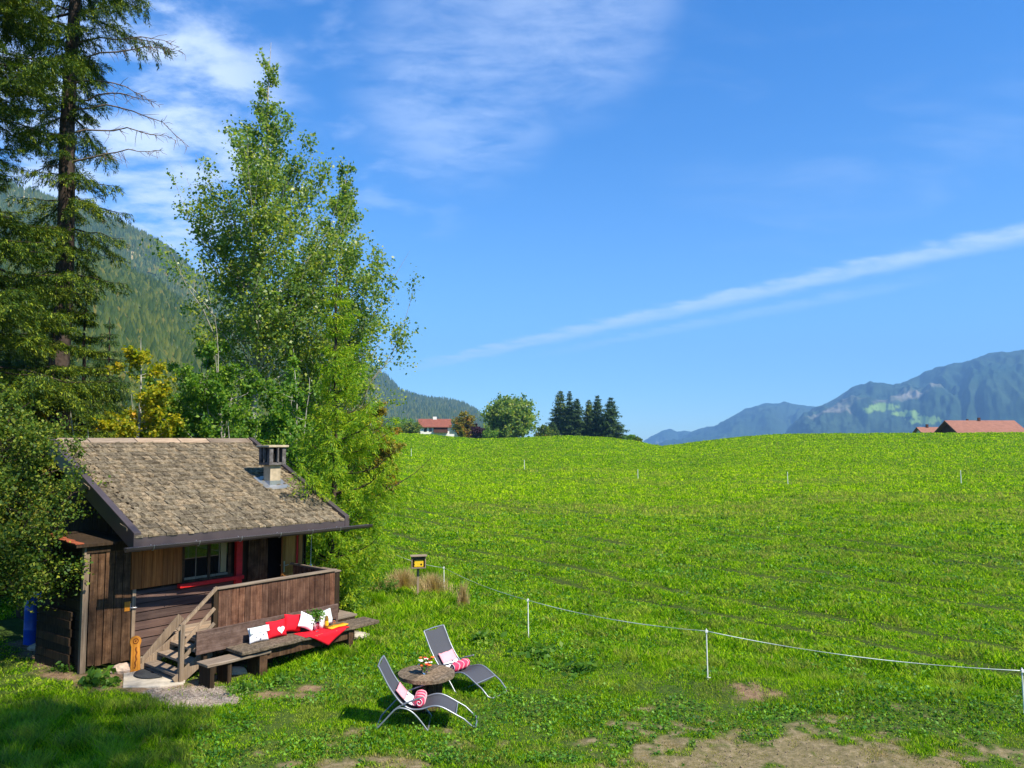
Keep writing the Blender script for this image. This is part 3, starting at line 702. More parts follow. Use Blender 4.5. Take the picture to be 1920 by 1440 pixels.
def build_haze():
    m = bpy.data.materials.new('haze'); m.use_nodes = True; nt = m.node_tree; nt.nodes.clear()
    o_ = nt.nodes.new('ShaderNodeOutputMaterial'); v = nt.nodes.new('ShaderNodeVolumePrincipled')
    v.inputs['Color'].default_value = (0.26, 0.56, 1.0, 1); v.inputs['Density'].default_value = HAZE; v.inputs['Anisotropy'].default_value = 0.0
    nt.links.new(v.outputs[0], o_.inputs['Volume'])
    b = MB(); b.box(-9100, 9100, -9100, 9100, -97, 1150); o = b.build('haze', m); tag(o, 'thin blue air over the valley', 'haze', kind='stuff')
HAZE = 1.35e-4
build_haze()

# ------------------------------------------------------------------ trees
def limb_mesh(paths, n=6):
    """paths: list of (points, radii); returns quads"""
    Vs = []; Fs = []; base = 0
    for pts, rs in paths:
        pts = np.asarray(pts, float); m = len(pts)
        t = np.gradient(pts, axis=0); t /= np.linalg.norm(t, axis=1)[:, None] + 1e-9
        ref = np.array([0.3, 0.2, 1.0]) if abs(t[0, 2]) < 0.9 else np.array([1.0, 0.2, 0.0])
        a = np.cross(t, ref); a /= np.linalg.norm(a, axis=1)[:, None] + 1e-9; b = np.cross(t, a)
        th = np.linspace(0, 2 * np.pi, n, endpoint=False)
        V = pts[:, None] + (a[:, None] * np.cos(th)[None, :, None] + b[:, None] * np.sin(th)[None, :, None]) * np.asarray(rs)[:, None, None]
        Vs.append(V.reshape(-1, 3)); i = np.arange(m - 1)[:, None]; k = np.arange(n)[None]
        Fs.append(base + np.stack([i * n + k, i * n + (k + 1) % n, (i + 1) * n + (k + 1) % n, (i + 1) * n + k], -1).reshape(-1, 4)); base += m * n
    return np.concatenate(Vs), np.concatenate(Fs)
def leaf_quads(P, size, rng, updir=0.35, aspect=0.75, dirs=None, fold=0.18):
    """diamond shaped leaves at P"""
    n = len(P)
    if dirs is None:
        d = rng.normal(size=(n, 3)); d[:, 2] -= 0.25
    else: d = dirs + rng.normal(size=(n, 3)) * 0.25
    d /= np.linalg.norm(d, axis=1)[:, None] + 1e-9
    nr = rng.normal(size=(n, 3)); nr[:, 2] += updir * 3; s = np.cross(d, nr); s /= np.linalg.norm(s, axis=1)[:, None] + 1e-9
    up = np.cross(s, d)
    L = (np.full(n, size) if np.isscalar(size) else size) * rng.uniform(0.6, 1.35, n); W = L * aspect
    L = L[:, None]; W = W[:, None]
    V = np.stack([P, P + d * L * 0.45 + s * W * 0.5 + up * L * fold, P + d * L, P + d * L * 0.45 - s * W * 0.5 + up * L * fold], 1).reshape(-1, 3)
    k = np.arange(n)[:, None] * 4
    return V, k + np.array([[0, 1, 2, 3]])
def broadleaf(name, label, cat, loc, height, prof, leafmat, barkmat=None, n_leaf=20000, leaf=0.12, n_br=70, first=0.12, up=0.75, trunk_r=0.14, seed=0,
              twigs=9, spread=0.20, droop=0.0, group=None, multi=1, lean=(0, 0), irregular=0.35, aspect=0.75):
    """prof(f) gives the crown radius in metres at height fraction f"""
    rng = np.random.default_rng(seed); barkmat = barkmat or M['aspen_bark']
    paths = []; leafP = []; anchors = []
    for s in range(multi):
        offx, offy = (0, 0) if multi == 1 else rng.uniform(-0.25, 0.25, 2)
        tx = (lean[0] + (rng.uniform(-0.10, 0.10) * height if multi > 1 else 0)); ty = (lean[1] + (rng.uniform(-0.10, 0.10) * height if multi > 1 else 0))
        k = np.linspace(0, 1, 14); hh = height * (1 if s == 0 else rng.uniform(0.75, 0.97))
        wob = np.cumsum(rng.normal(0, 0.008 * height, (14, 2)), 0); wob -= wob[0]; wob *= 0.5
        T = np.stack([offx + tx * k ** 1.3 + wob[:, 0], offy + ty * k ** 1.3 + wob[:, 1], hh * k - 0.1], -1)
        rr = trunk_r / (multi ** 0.5) * (1 - k) ** 0.9 + 0.008; rr[0] *= 1.25
        paths.append((T, rr)); anchors.append((T, hh))
    for b in range(n_br):
        T, hh = anchors[rng.integers(0, multi)]
        f = first + (0.985 - first) * (1 - rng.uniform(0, 1) ** 0.72)
        z = f * hh; i = min(int(f * 13), 12); q = f * 13 - i; p0 = T[i] * (1 - q) + T[i + 1] * q
        az = rng.uniform(0, 2 * np.pi) if b > n_br * 0.7 else (b * 2.399 + rng.uniform(-.3, .3))
        # branches sweep up, so they reach the profile higher than they start
        w = prof(min(1, f + up * 0.10)) * (1 + rng.uniform(-irregular, irregular * 0.8))
        w = max(w, 0.12 * height * 0.15)
        rise = w * up * rng.uniform(0.6, 1.5)
        kk = np.linspace(0, 1, 7)[:, None]
        end = p0 + np.array([math.cos(az) * w, math.sin(az) * w, rise])
        bend = np.array([0, 0, rise * 0.35])
        pts = p0 * (1 - kk) + end * kk - bend * (4 * kk * (1 - kk)) * 0.4 + np.array([0, 0, -droop * w]) * kk ** 2
        pts[1:] += rng.normal(0, 0.03 * w + 0.005, (6, 3))
        br = np.linspace(max(0.008, trunk_r * 0.32 * (1 - f) + 0.008), 0.004, 7)
        paths.append((pts, br))
        for t in range(twigs):
            g = rng.uniform(0.22, 1.0); i2 = min(int(g * 6), 5); q2 = g * 6 - i2; a0 = pts[i2] * (1 - q2) + pts[i2 + 1] * q2
            L = w * rng.uniform(0.15, 0.42) * (1.15 - g * 0.5) + 0.06
            dv = (pts[min(i2 + 1, 6)] - pts[i2]); dv /= np.linalg.norm(dv) + 1e-9
            dv = dv + rng.normal(0, 0.55, 3); dv[2] += 0.15 * up - droop * 0.3; dv /= np.linalg.norm(dv)
            e = a0 + dv * L
            if t % 2 == 0: paths.append((np.array([a0, (a0 + e) / 2 + rng.normal(0, 0.02, 3), e]), np.array([0.006, 0.004, 0.002])))
            leafP.append((a0, e, L))
    wts = np.array([max(l[2], 0.05) for l in leafP]); cnt = rng.multinomial(n_leaf, wts / wts.sum())
    P = []
    for (a0, e, L), c in zip(leafP, cnt):
        if c == 0: continue
        t = rng.uniform(0.25, 1.1, c)[:, None]; P.append(a0 * (1 - t) + e * t + rng.normal(0, spread * (0.25 + 0.4 * L), (c, 3)))
    P = np.concatenate(P)
    root = thing(name, label, cat, loc, 0, group)
    V, Fq = limb_mesh(paths, 6); link('trunk', fast_mesh('trunk', V, Fq, [barkmat], True), root)
    V, Fq = leaf_quads(P, leaf, rng, aspect=aspect); link('crown', fast_mesh('crown', V, Fq, [leafmat]), root)
    return root
def conifer(name, label, loc, height, rad, leafmat, n_whorl=30, per=6, first=0.08, droop=0.35, upturn=0.15, sec=12, nee=12, nl=0.11, seed=0, trunk_r=0.16,
            group=None, hang=0.5, sector=None, barkmat=None, prof=None, dead=0, lenvar=0.3, wn=0.20, cat='tree', upfirst=0.0, updir=1.0):
    rng = np.random.default_rng(seed); paths = []; P = []; D = []
    k = np.linspace(0, 1, 16); wob = np.cumsum(rng.normal(0, 0.002 * height, (16, 2)), 0)
    T = np.stack([wob[:, 0], wob[:, 1], height * k - 0.1], -1); T[:, :2] -= T[0, :2]
    paths.append((T, trunk_r * (1 - k) ** 0.8 + 0.012))
    prof = prof or (lambda f: rad * (1 - f) ** 0.75)
    for w_ in range(n_whorl):
        f = first + (0.99 - first) * (w_ + rng.uniform(-.35, .35)) / n_whorl; f = min(max(f, 0.01), 0.99)
        for b in range(per):
            az = b * 2 * np.pi / per + w_ * 1.3 + rng.uniform(-.35, .35)
            ln = prof(f) * (1 + rng.uniform(-lenvar, lenvar)); 
            if sector is not None:
                ln *= sector(az, f)
            if ln < 0.08: continue
            i = min(int(f * 15), 14); q = f * 15 - i; p0 = T[i] * (1 - q) + T[i + 1] * q
            kk = np.linspace(0, 1, 6)[:, None]; dr = droop * ln * (1.2 - f * 0.9)
            dx, dy = math.cos(az), math.sin(az)
            pts = p0 + kk * ln * np.array([dx, dy, upfirst]) + np.array([0, 0, 1]) * (-dr * kk ** 1.2 + upturn * ln * kk ** 3)
            pts[1:] += rng.normal(0, 0.02 * ln, (5, 3))
            paths.append((pts, np.linspace(0.012 + 0.010 * ln, 0.004, 6)))
            side = np.array([-dy, dx, 0])
            ns = max(4, int(sec * (ln / max(rad, 0.1)) ** 0.7))
            for s in range(ns):
                g = 0.12 + 0.88 * (s + rng.uniform(0, 1)) / ns; i2 = min(int(g * 5), 4); q2 = g * 5 - i2; a0 = pts[i2] * (1 - q2) + pts[i2 + 1] * q2
                sg = 1 if s % 2 else -1
                L2 = ln * (0.36 * (1 - g) + 0.10) * rng.uniform(0.6, 1.3) + 0.08
                dv = np.array([dx, dy, 0]) * rng.uniform(0.4, 0.9) + side * sg * rng.uniform(0.35, 1.0) + np.array([0, 0, -hang * rng.uniform(0.3, 1.6)])
                dv /= np.linalg.norm(dv)
                m = max(3, int(nee * L2 / 0.35)); t = rng.uniform(0, 1, m)[:, None]
                pp = a0 + dv * L2 * t + np.array([0, 0, -hang * 0.25 * L2]) * t ** 2 + rng.normal(0, 0.012 + nl * 0.15, (m, 3))
                P.append(pp); fan = np.cross(dv, rng.normal(size=3)); fan /= np.linalg.norm(fan) + 1e-9
                sgn = rng.choice([-1, 1], m)[:, None]; D.append(dv * 0.8 + fan * sgn * 0.55 + np.array([0, 0, -0.12]))
    root = thing(name, label, cat, loc, 0, group)
    V, Fq = limb_mesh(paths, 6); link('trunk', fast_mesh('trunk', V, Fq, [barkmat or M['bark']], True), root)
    P = np.concatenate(P); D = np.concatenate(D)
    V, Fq = leaf_quads(P, nl, rng, updir=updir, aspect=wn, dirs=D, fold=0.05); link('crown', fast_mesh('crown', V, Fq, [leafmat]), root)
    return root

def px_pos(px, D):
    a, _ = az_tan(px, 826); x, y = D * math.tan(a), D
    return (x, y, gz(x, y))
def top_h(py, D, z0): return EYE + math.tan(math.atan((720 - py) / FPX) + PITCH) * D - z0
def interp_prof(pts):
    xs = [p[0] for p in pts]; ys = [p[1] for p in pts]
    return lambda f: float(np.interp(f, xs, ys))

# 1 tall spruce with bare trunk stretches and dead limbs on its right side
p = px_pos(113, 25)
tall = conifer('spruce_tree', 'tallest spruce at upper left with a bare dark trunk and dead limbs on its right', p, 31, 3.6, M['spruce'], n_whorl=30, per=5, first=0.27, droop=0.38, upturn=0.12, sec=32, nee=44, nl=0.12,
        seed=3, trunk_r=0.36, hang=0.7, lenvar=0.45, prof=interp_prof([(0, .3), (.25, .4), (.30, 1.4), (.36, 2.1), (.41, 1.9), (.43, 0.8), (.46, 1.0), (.49, 2.1), (.56, 1.9), (.595, 2.3), (.62, 3.0), (.7, 3.0), (1, .3)]),
        sector=lambda az, f: (0.55 if (-0.9 < ((az + np.pi) % (2 * np.pi) - np.pi) < 1.1 and f > 0.43 and f < 0.60) else 1.0))
def dead_branch(parent, z, az, L, drop, seed, r=0.035):
    rng = np.random.default_rng(seed); k = np.linspace(0, 1, 9)[:, None]
    d = np.array([math.cos(az), math.sin(az), 0])
    pts = d * L * k + np.array([0, 0, 1]) * (0.10 * L * np.sin(k * 2.2) - drop * L * k ** 2.2) + np.array([0, 0, z]); pts[1:] += rng.normal(0, 0.025 * L, (8, 3)) * 0.5
    paths = [(pts, np.linspace(r, 0.006, 9))]
    for s in range(26):
        g = rng.uniform(0.3, 1.0); i = min(int(g * 8), 7); q = g * 8 - i; a0 = pts[i] * (1 - q) + pts[i + 1] * q
        dv = d * rng.uniform(0.2, 0.9) + rng.normal(0, 0.35, 3) + np.array([0, 0, -rng.uniform(0.0, 1.0)]); dv /= np.linalg.norm(dv)
        e = a0 + dv * rng.uniform(0.15, 0.65) * (1.2 - g * .5); paths.append((np.array([a0, (a0 + e) / 2 + rng.normal(0, .03, 3), e]), np.array([0.010, 0.007, 0.004])))
    V, Fq = limb_mesh(paths, 5); link('dead_branch', fast_mesh('dead_branch', V, Fq, [M['twig']], True), parent)
for i, (py, L, drop, az) in enumerate([(55, 3.2, 0.05, 0.1), (95, 3.9, 0.05, -0.15), (135, 2.6, 0.40, 0.05), (170, 3.0, 0.2, -0.1), (188, 3.9, 0.42, 0.0), (235, 3.3, 0.10, 0.15), (292, 3.1, 0.0, -0.1), (300, 1.8, 0.3, 3.0)]):
    dead_branch(tall, EYE + (826 - py) / FPX * 25 - p[2], az, L, drop, 60 + i)
# a broken lit branch hanging across the trunk
# 2 bright spruce at the left edge
p = px_pos(-65, 21)
conifer('spruce_tree', 'bright green spruce cut off by the left edge of the picture', p, 22, 3.4, M['spruce'], n_whorl=27, per=7, first=0.14, droop=0.30, upturn=0.18, sec=34, nee=48, nl=0.11, seed=5, trunk_r=0.26, hang=0.45, lenvar=0.35,
        prof=interp_prof([(0, 1.8), (0.2, 3.1), (0.34, 3.1), (0.38, 2.3), (0.43, 2.0), (0.50, 1.7), (0.53, 1.0), (0.59, 1.0), (0.63, 2.3), (0.75, 2.0), (1, 0.2)]))
# 3 dark lower spruces behind the hedge
p = px_pos(150, 26)
conifer('spruce_tree', 'darker shorter spruce left of the yellow maple, below the tall trunk', p, top_h(545, 26, p[2]), 1.9, M['spruce'], n_whorl=18, per=7, first=0.05, droop=0.32, sec=30, nee=42, nl=0.12, seed=6, trunk_r=0.13, hang=0.45)
p = px_pos(92, 23.3)
conifer('spruce_tree', 'bright green spruce with layered boughs in front of the tall bare trunk', p, top_h(505, 23.3, p[2]), 2.3, M['spruce'], n_whorl=16, per=7, first=0.05, droop=0.32, sec=30, nee=44, nl=0.11, seed=9, trunk_r=0.12, hang=0.45)
p = px_pos(60, 29)
conifer('spruce_tree', 'dark spruce behind the hedge, left of the tall bare trunk', p, top_h(420, 29, p[2]), 2.6, M['spruce_dark'], n_whorl=20, per=7, first=0.05, droop=0.3, sec=28, nee=34, nl=0.13, seed=7, trunk_r=0.16, hang=0.6)
p = px_pos(200, 38)
conifer('spruce_tree', 'slim dark spruce standing behind the yellow maple', p, top_h(590, 38, p[2]), 2.2, M['spruce_dark'], n_whorl=24, per=7, first=0.05, droop=0.3, sec=18, nee=24, nl=0.15, seed=8, trunk_r=0.14, hang=0.6)
# 4 maple
p = px_pos(258, 26)
broadleaf('maple_tree', 'small maple with yellow and orange autumn leaves', 'tree', p, top_h(628, 26, p[2]), interp_prof([(0, 0.8), (0.3, 1.3), (0.6, 1.25), (0.85, 0.8), (1, 0.2)]), M['maple'], n_leaf=12000, leaf=0.125, n_br=55, first=0.1, up=0.5, trunk_r=0.1, seed=12)
p = px_pos(52, 23.5)
broadleaf('maple_tree', 'spray of orange maple leaves low among the dark spruces at far left', 'tree', p, top_h(684, 23.5, p[2]), interp_prof([(0, 0.3), (0.6, 0.55), (1, 0.15)]), M['maple'], n_leaf=3500, leaf=0.12, n_br=26, first=0.45, up=0.9, trunk_r=0.06, seed=13)
# 5 leafy bushes left of and under the aspens
p = px_pos(340, 31)
broadleaf('hazel_bush', 'broad green bush between the maple and the aspens', 'bush', p, top_h(628, 31, p[2]), interp_prof([(0, 1.5), (0.4, 1.9), (0.75, 1.5), (1, 0.3)]), M['willow'], n_leaf=34000, leaf=0.12, n_br=90, first=0.05, up=0.5, trunk_r=0.1, seed=14, multi=4)
p = px_pos(415, 28)
broadleaf('willow_bush', 'dense green willow bush left of the aspen trunk', 'bush', p, top_h(590, 28, p[2]), interp_prof([(0, 1.3), (0.4, 1.7), (0.75, 1.3), (1, 0.3)]), M['willow'], n_leaf=32000, leaf=0.115, n_br=90, first=0.05, up=0.5, trunk_r=0.09, seed=15, multi=4)
p = px_pos(455, 24)
broadleaf('willow_bush', 'bright green bush rising right behind the hut ridge', 'bush', p, top_h(765, 24, p[2]), interp_prof([(0, 0.7), (0.5, 0.95), (0.8, 0.6), (1, 0.2)]), M['weed'], n_leaf=9000, leaf=0.11, n_br=50, first=0.1, up=0.5, trunk_r=0.06, seed=16, multi=3)
p = px_pos(550, 25)
broadleaf('willow_bush', 'green bush behind the chimney, between aspen trunk and larch', 'bush', p, top_h(650, 25, p[2]), interp_prof([(0, 1.1), (0.5, 1.5), (0.8, 1.0), (1, 0.2)]), M['willow'], n_leaf=18000, leaf=0.12, n_br=70, first=0.05, up=0.5, trunk_r=0.08, seed=17, multi=4)
p = px_pos(262, 29)
broadleaf('hazel_bush', 'low dark green bush just behind the roof ridge at left', 'bush', p, top_h(735, 29, p[2]), interp_prof([(0, 1.4), (0.5, 1.7), (0.8, 1.2), (1, 0.2)]), M['hazel'], n_leaf=16000, leaf=0.12, n_br=70, first=0.05, up=0.4, trunk_r=0.08, seed=18, multi=4)
p = px_pos(160, 23)
broadleaf('hazel_bush', 'low bush between the hedge and the hut roof', 'bush', p, top_h(765, 23, p[2]), interp_prof([(0, 1.2), (0.5, 1.5), (0.8, 1.0), (1, 0.2)]), M['hazel'], n_leaf=14000, leaf=0.10, n_br=60, first=0.05, up=0.4, trunk_r=0.08, seed=19, multi=4)
# 6/7 aspens
D = 30; p = px_pos(484, D)
broadleaf('aspen_tree', 'tallest aspen with a pale trunk and a pointed airy crown', 'tree', p, top_h(86, D, p[2]) * 1.025, interp_prof([(0, 1.0), (0.2, 2.2), (0.35, 3.0), (0.5, 2.9), (0.62, 2.5), (0.75, 1.8), (0.87, 1.1), (0.95, 0.6), (1, 0.2)]),
          M['aspen'], n_leaf=33000, leaf=0.132, n_br=115, first=0.28, up=1.25, trunk_r=0.17, seed=21, twigs=9, spread=0.30, irregular=0.3, lean=(0.1, 0))
D = 33; p = px_pos(612, D)
broadleaf('aspen_tree', 'second aspen right of the tallest one, behind the larch', 'tree', p, top_h(300, D, p[2]), interp_prof([(0, 1.0), (0.15, 2.2), (0.35, 3.2), (0.55, 2.8), (0.75, 2.0), (0.9, 1.1), (1, 0.3)]),
          M['aspen'], n_leaf=29000, leaf=0.135, n_br=105, first=0.18, up=1.2, trunk_r=0.14, seed=22, twigs=9, spread=0.30, irregular=0.35, lean=(0.5, 0))
# 8 larch
D = 19.6; p = px_pos(622, D)
conifer('larch_tree', 'yellow green larch standing right behind the hut corner', p, top_h(500, D, p[2]), 1.9, M['larch'], n_whorl=21, per=6, first=0.03, droop=-0.05, upturn=0.30, sec=26, nee=30, nl=0.11, seed=31, trunk_r=0.10, hang=0.55,
        prof=interp_prof([(0, 1.4), (0.10, 2.2), (0.25, 2.15), (0.4, 1.5), (0.6, 0.95), (0.8, 0.5), (1, 0.05)]), lenvar=0.38, wn=0.20, upfirst=0.12, updir=0.35, sector=lambda az, f: (0.5 if 2.9 < az % (2 * np.pi) < 4.6 else (0.62 if f < 0.26 and (az % (2 * np.pi) < 1.1 or az % (2 * np.pi) > 4.9) else 1.0)))
# 10 autumn bush right of the larch
p = px_pos(702, 44)
broadleaf('autumn_bush', 'round bush turning orange at the meadow edge right of the larch', 'bush', p, top_h(708, 44, p[2]), interp_prof([(0, 1.2), (0.4, 1.5), (0.8, 1.1), (1, 0.3)]), M['autumn'], n_leaf=14000, leaf=0.16, n_br=60, first=0.05, up=0.5, trunk_r=0.08, seed=23, multi=3)
# 11 hedge at the left edge, in front of the hut
D = 14.4; p = px_pos(-55, D)
broadleaf('hawthorn_hedge', 'tall loose hedge bush in front of the hut at the left edge', 'bush', p, top_h(700, D, p[2]), interp_prof([(0, 1.1), (0.3, 1.6), (0.5, 1.8), (0.75, 1.6), (0.9, 1.1), (1, 0.4)]), M['hazel'], n_leaf=62000, leaf=0.062, n_br=150, first=0.30, up=0.25, trunk_r=0.07, seed=24, multi=5, twigs=10, spread=0.16, irregular=0.35, barkmat=M['bark'])

# far trees on the crest
def far_pos(px, D):
    a, _ = az_tan(px, 826); x, y = D * math.sin(a), D * math.cos(a); return (x, y, gz(x, y))
def fh(py, D, z0): return EYE + (826 - py) / FPX * D - z0
p = far_pos(957, 215)
broadleaf('round_tree', 'big round deciduous tree on the meadow crest', 'tree', p, fh(739, 215, p[2]), interp_prof([(0, 4.5), (0.1, 5.8), (0.35, 6.6), (0.6, 6.2), (0.8, 5.0), (0.93, 3.0), (1, 1.0)]), M['aspen'], n_leaf=16000, leaf=0.62, n_br=150, first=0.03, up=0.30, trunk_r=0.4, seed=71, multi=3, spread=0.45, irregular=0.2, aspect=0.9)
p = far_pos(872, 215)
broadleaf('olive_tree_bush', 'smaller olive green tree right of the white house', 'tree', p, fh(770, 215, p[2]), interp_prof([(0, 2.4), (0.3, 3.0), (0.6, 2.6), (0.85, 1.6), (1, 0.5)]), M['autumn'], n_leaf=4500, leaf=0.5, n_br=70, first=0.03, up=0.4, trunk_r=0.2, seed=72, multi=2, spread=0.4)
bpy.data.objects['olive_tree_bush'].name = 'small_tree'
p = far_pos(897, 205)
broadleaf('copper_bush', 'dark purple bush between small tree and big round tree', 'bush', p, fh(794, 205, p[2]), interp_prof([(0, 1.6), (0.5, 2.1), (0.85, 1.4), (1, 0.4)]), M['purple'], n_leaf=3000, leaf=0.4, n_br=50, first=0.03, up=0.3, trunk_r=0.15, seed=73, multi=3, spread=0.3)
M['far_bush'] = M['willow']
for i, (px, py, D, w, lb) in enumerate([(753, 783, 250, 5.0, 'dark bush left of the white house'), (772, 792, 230, 3.2, 'low bush touching the left side of the white house'), (918, 802, 200, 2.0, 'small bush left of the big round tree trunk'),
                                   (1018, 797, 235, 2.6, 'low bush between the round tree and the conifers'), (1182, 816, 205, 1.4, 'tiny bush right of the last conifer'), (1194, 818, 205, 1.0, 'smallest bush at the right end of the tree row')]):
    p = far_pos(px, D)
    broadleaf('bush', lb, 'bush', p, max(1.2, fh(py, D, p[2])), interp_prof([(0, w * .8), (0.5, w), (0.85, w * .6), (1, 0.3)]), M['hazel'] if i % 2 else M['willow'], n_leaf=2600, leaf=0.45 if w > 2 else 0.3, n_br=40, first=0.03, up=0.3, trunk_r=0.12, seed=80 + i, multi=3, spread=0.4)
CON = [(1050, 729, 270, 3.9, 'spruce', 'tall pale conifer at the left end of the far row'), (1068, 731, 265, 2.6, 'spruce_dark', 'narrow pointed conifer second from left in the far row'), (1083, 745, 262, 3.4, 'spruce_dark', 'dark conifer in the middle of the far row'),
       (1104, 748, 268, 2.9, 'spruce', 'paler conifer in the middle of the far row'), (1121, 739, 260, 3.2, 'spruce_dark', 'second conifer from the right in the far row'), (1146, 743, 255, 3.7, 'spruce_dark', 'dark conifer at the right end of the far row'), (1036, 790, 255, 1.8, 'spruce_dark', 'short dark conifer left of the far row')]
for i, (px, py, D, rad, mt, lb) in enumerate(CON):
    p = far_pos(px, D)
    conifer('conifer_tree', lb, p, fh(py, D, p[2]), rad * 1.3, M[mt], n_whorl=30, per=7, first=0.03, droop=0.3, lenvar=0.55, sec=12, nee=6, nl=0.45, seed=90 + i, trunk_r=0.2, hang=0.5, wn=0.5, group='conifers on the meadow crest')

# a tree beside the photographer, out of the picture, that shades the lawn at lower left
p = (7.5, -2.6, gz(7.5, -2.6))
broadleaf('lime_tree', 'lime tree beside the viewpoint that shades the lower left lawn', 'tree', p, 26.0, interp_prof([(0, 0.5), (0.6, 1.4), (0.70, 3.4), (0.84, 4.2), (0.94, 2.8), (1, 0.5)]), M['willow'], n_leaf=13000, leaf=0.20, n_br=80, first=0.62, up=0.5, trunk_r=0.26, seed=44, spread=0.5)

# ------------------------------------------------------------------ the hut
ROT = math.pi / 2 - HAZ
hut = thing('wooden_hut', 'small dark wooden hut with shingle roof, porch and red window trim', 'hut', (HC[0], HC[1], 0), ROT)
def P(u, v, z): return Vector((u, -v, z))
rnd = random.Random(5)
# main front wall: horizontal boards under the window, dark boards above
wb = MB()
def hboards(mb, u0, u1, z0, z1, v0, bh=0.168, t=0.028):
    z = z0
    while z < z1 - 0.01:
        zt = min(z + bh, z1)
        V = [P(u0, v0, z), P(u1, v0, z), P(u1, v0 + t + 0.012, z + 0.004), P(u0, v0 + t + 0.012, z + 0.004), P(u0, v0, zt - 0.012), P(u1, v0, zt - 0.012), P(u1, v0 + t - 0.008, zt - 0.012), P(u0, v0 + t - 0.008, zt - 0.012)]
        mb.add(V, [(0, 1, 2, 3), (4, 7, 6, 5), (3, 2, 6, 7), (0, 3, 7, 4), (1, 5, 6, 2)])
        z = zt
hboards(wb, 0.02, 2.13, 0.10, 1.36, 0.0)
wb.build('wall_boards', M['wall_wood'], hut)
cb = MB()   # wall carcass
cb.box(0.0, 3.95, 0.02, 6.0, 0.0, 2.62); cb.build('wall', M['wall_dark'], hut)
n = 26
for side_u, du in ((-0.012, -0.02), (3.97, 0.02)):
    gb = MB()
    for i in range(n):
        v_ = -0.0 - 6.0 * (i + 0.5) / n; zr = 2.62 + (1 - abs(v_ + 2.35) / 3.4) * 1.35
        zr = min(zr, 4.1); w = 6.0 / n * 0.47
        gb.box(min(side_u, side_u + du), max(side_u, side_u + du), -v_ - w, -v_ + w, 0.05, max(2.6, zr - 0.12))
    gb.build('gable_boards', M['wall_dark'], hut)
# upper front wall boards beside the window (vertical planks) u 2.45..2.95 and post
ub = MB()
u_ = 2.47
while u_ < 2.95:
    ub.box(u_, u_ + 0.115, -0.035 - rnd.uniform(0, .006), -0.003, 0.55, 2.5); u_ += 0.12
ub.build('wall_planks', M['post_wood'], hut)
# roof --------------------------------------------------------------------------------
E1 = Vector((-0.39, 0.87, 2.50)); E2 = Vector((4.12, 1.32, 2.50)); R1 = Vector((-0.39, -3.42, 4.25)); R2 = Vector((4.12, -2.62, 4.25))
def roofP(s, t, h=0.0):
    """s 0..1 along the eave, t 0 at eave .. 1 at ridge"""
    a = E1.lerp(E2, s); b = R1.lerp(R2, s); q = a.lerp(b, t)
    return P(q.x, q.y, q.z + h)
rs = MB()
Bk = [Vector((-0.39, -6.9, 2.75)), Vector((4.12, -6.6, 2.75))]
def quadslab(mb, A, B, C_, D_, t):
    V = [Vector(q) for q in (A, B, C_, D_)]; V += [q - Vector((0, 0, t)) for q in V]
    mb.add(V, [(0, 1, 2, 3), (7, 6, 5, 4), (0, 4, 5, 1), (1, 5, 6, 2), (2, 6, 7, 3), (3, 7, 4, 0)])
quadslab(rs, roofP(0, 0, -0.07), roofP(1, 0, -0.07), roofP(1, 1, -0.07), roofP(0, 1, -0.07), 0.06)
quadslab(rs, roofP(0, 1, -0.07), roofP(1, 1, -0.07), P(*Bk[1]) - Vector((0, 0, .05)), P(*Bk[0]) - Vector((0, 0, .05)), 0.06)
roof = rs.build('roof', M['wall_dark'], hut)
def shingle_field(fn, rows, cols, rng, length):
    Vs = []; Fs = []
    for r_ in range(rows):
        t0 = r_ / rows - (0.012 if r_ == 0 else 0); t1 = (r_ + 1.35) / rows; s = -0.01 + rng.uniform(-0.02, 0)
        while s < 1.0:
            w = rng.uniform(0.55, 1.35) / cols; s1 = min(s + w * 0.93, 1.005)
            o = rng.uniform(-0.07, 0.07) / rows; hh = rng.uniform(0.022, 0.055); tw = rng.uniform(-0.006, 0.012); s0 = max(s, -0.005)
            a = fn(s0, t0 + o, 0.012 + hh); b = fn(s1, t0 + o + rng.uniform(-.03, .03) / rows, 0.012 + hh + tw); c = fn(s1, min(t1 + o, 1.01), 0.014); d = fn(s0, min(t1 + o, 1.01), 0.014)
            a2 = fn(s0, t0 + o, 0.0 + hh * 0.2); b2 = fn(s1, t0 + o, 0.0 + hh * 0.2)
            k = len(Vs); Vs += [a, b, c, d, a2, b2]; Fs += [(k, k + 1, k + 2, k + 3), (k, k + 4, k + 5, k + 1), (k, k + 3, k + 4, k + 4)[:3], (k + 1, k + 5, k + 2)]
            s += w
    return Vs, Fs
rng_ = random.Random(9)
V, Fs = shingle_field(roofP, 20, 42, rng_, 0.2)
sh = MB(); sh.add(V, Fs)
def roofB(s, t, h=0.0):
    a = P(*Bk[0]).lerp(P(*Bk[1]), s); b = roofP(s, 1); q = a.lerp(b, t); return q + Vector((0, 0, h))
V, Fs = shingle_field(roofB, 14, 30, rng_, 0.2); sh.add(V, Fs)
sh.build('shingles', M['shingle'], roof)
rb = MB()  # ridge boards
s = 0.0
while s < 0.99:
    s1 = min(s + rng_.uniform(0.14, 0.24), 1.0)
    a = roofP(s, 0.955, 0.065); b = roofP(s1 - 0.004, 0.955, 0.06); c = roofP(s1 - 0.004, 1.01, 0.06); d = roofP(s, 1.01, 0.062)
    quadslab(rb, a, b, c, d, 0.022); s = s1
rb.build('ridge_board', M['grey_wood'], roof)
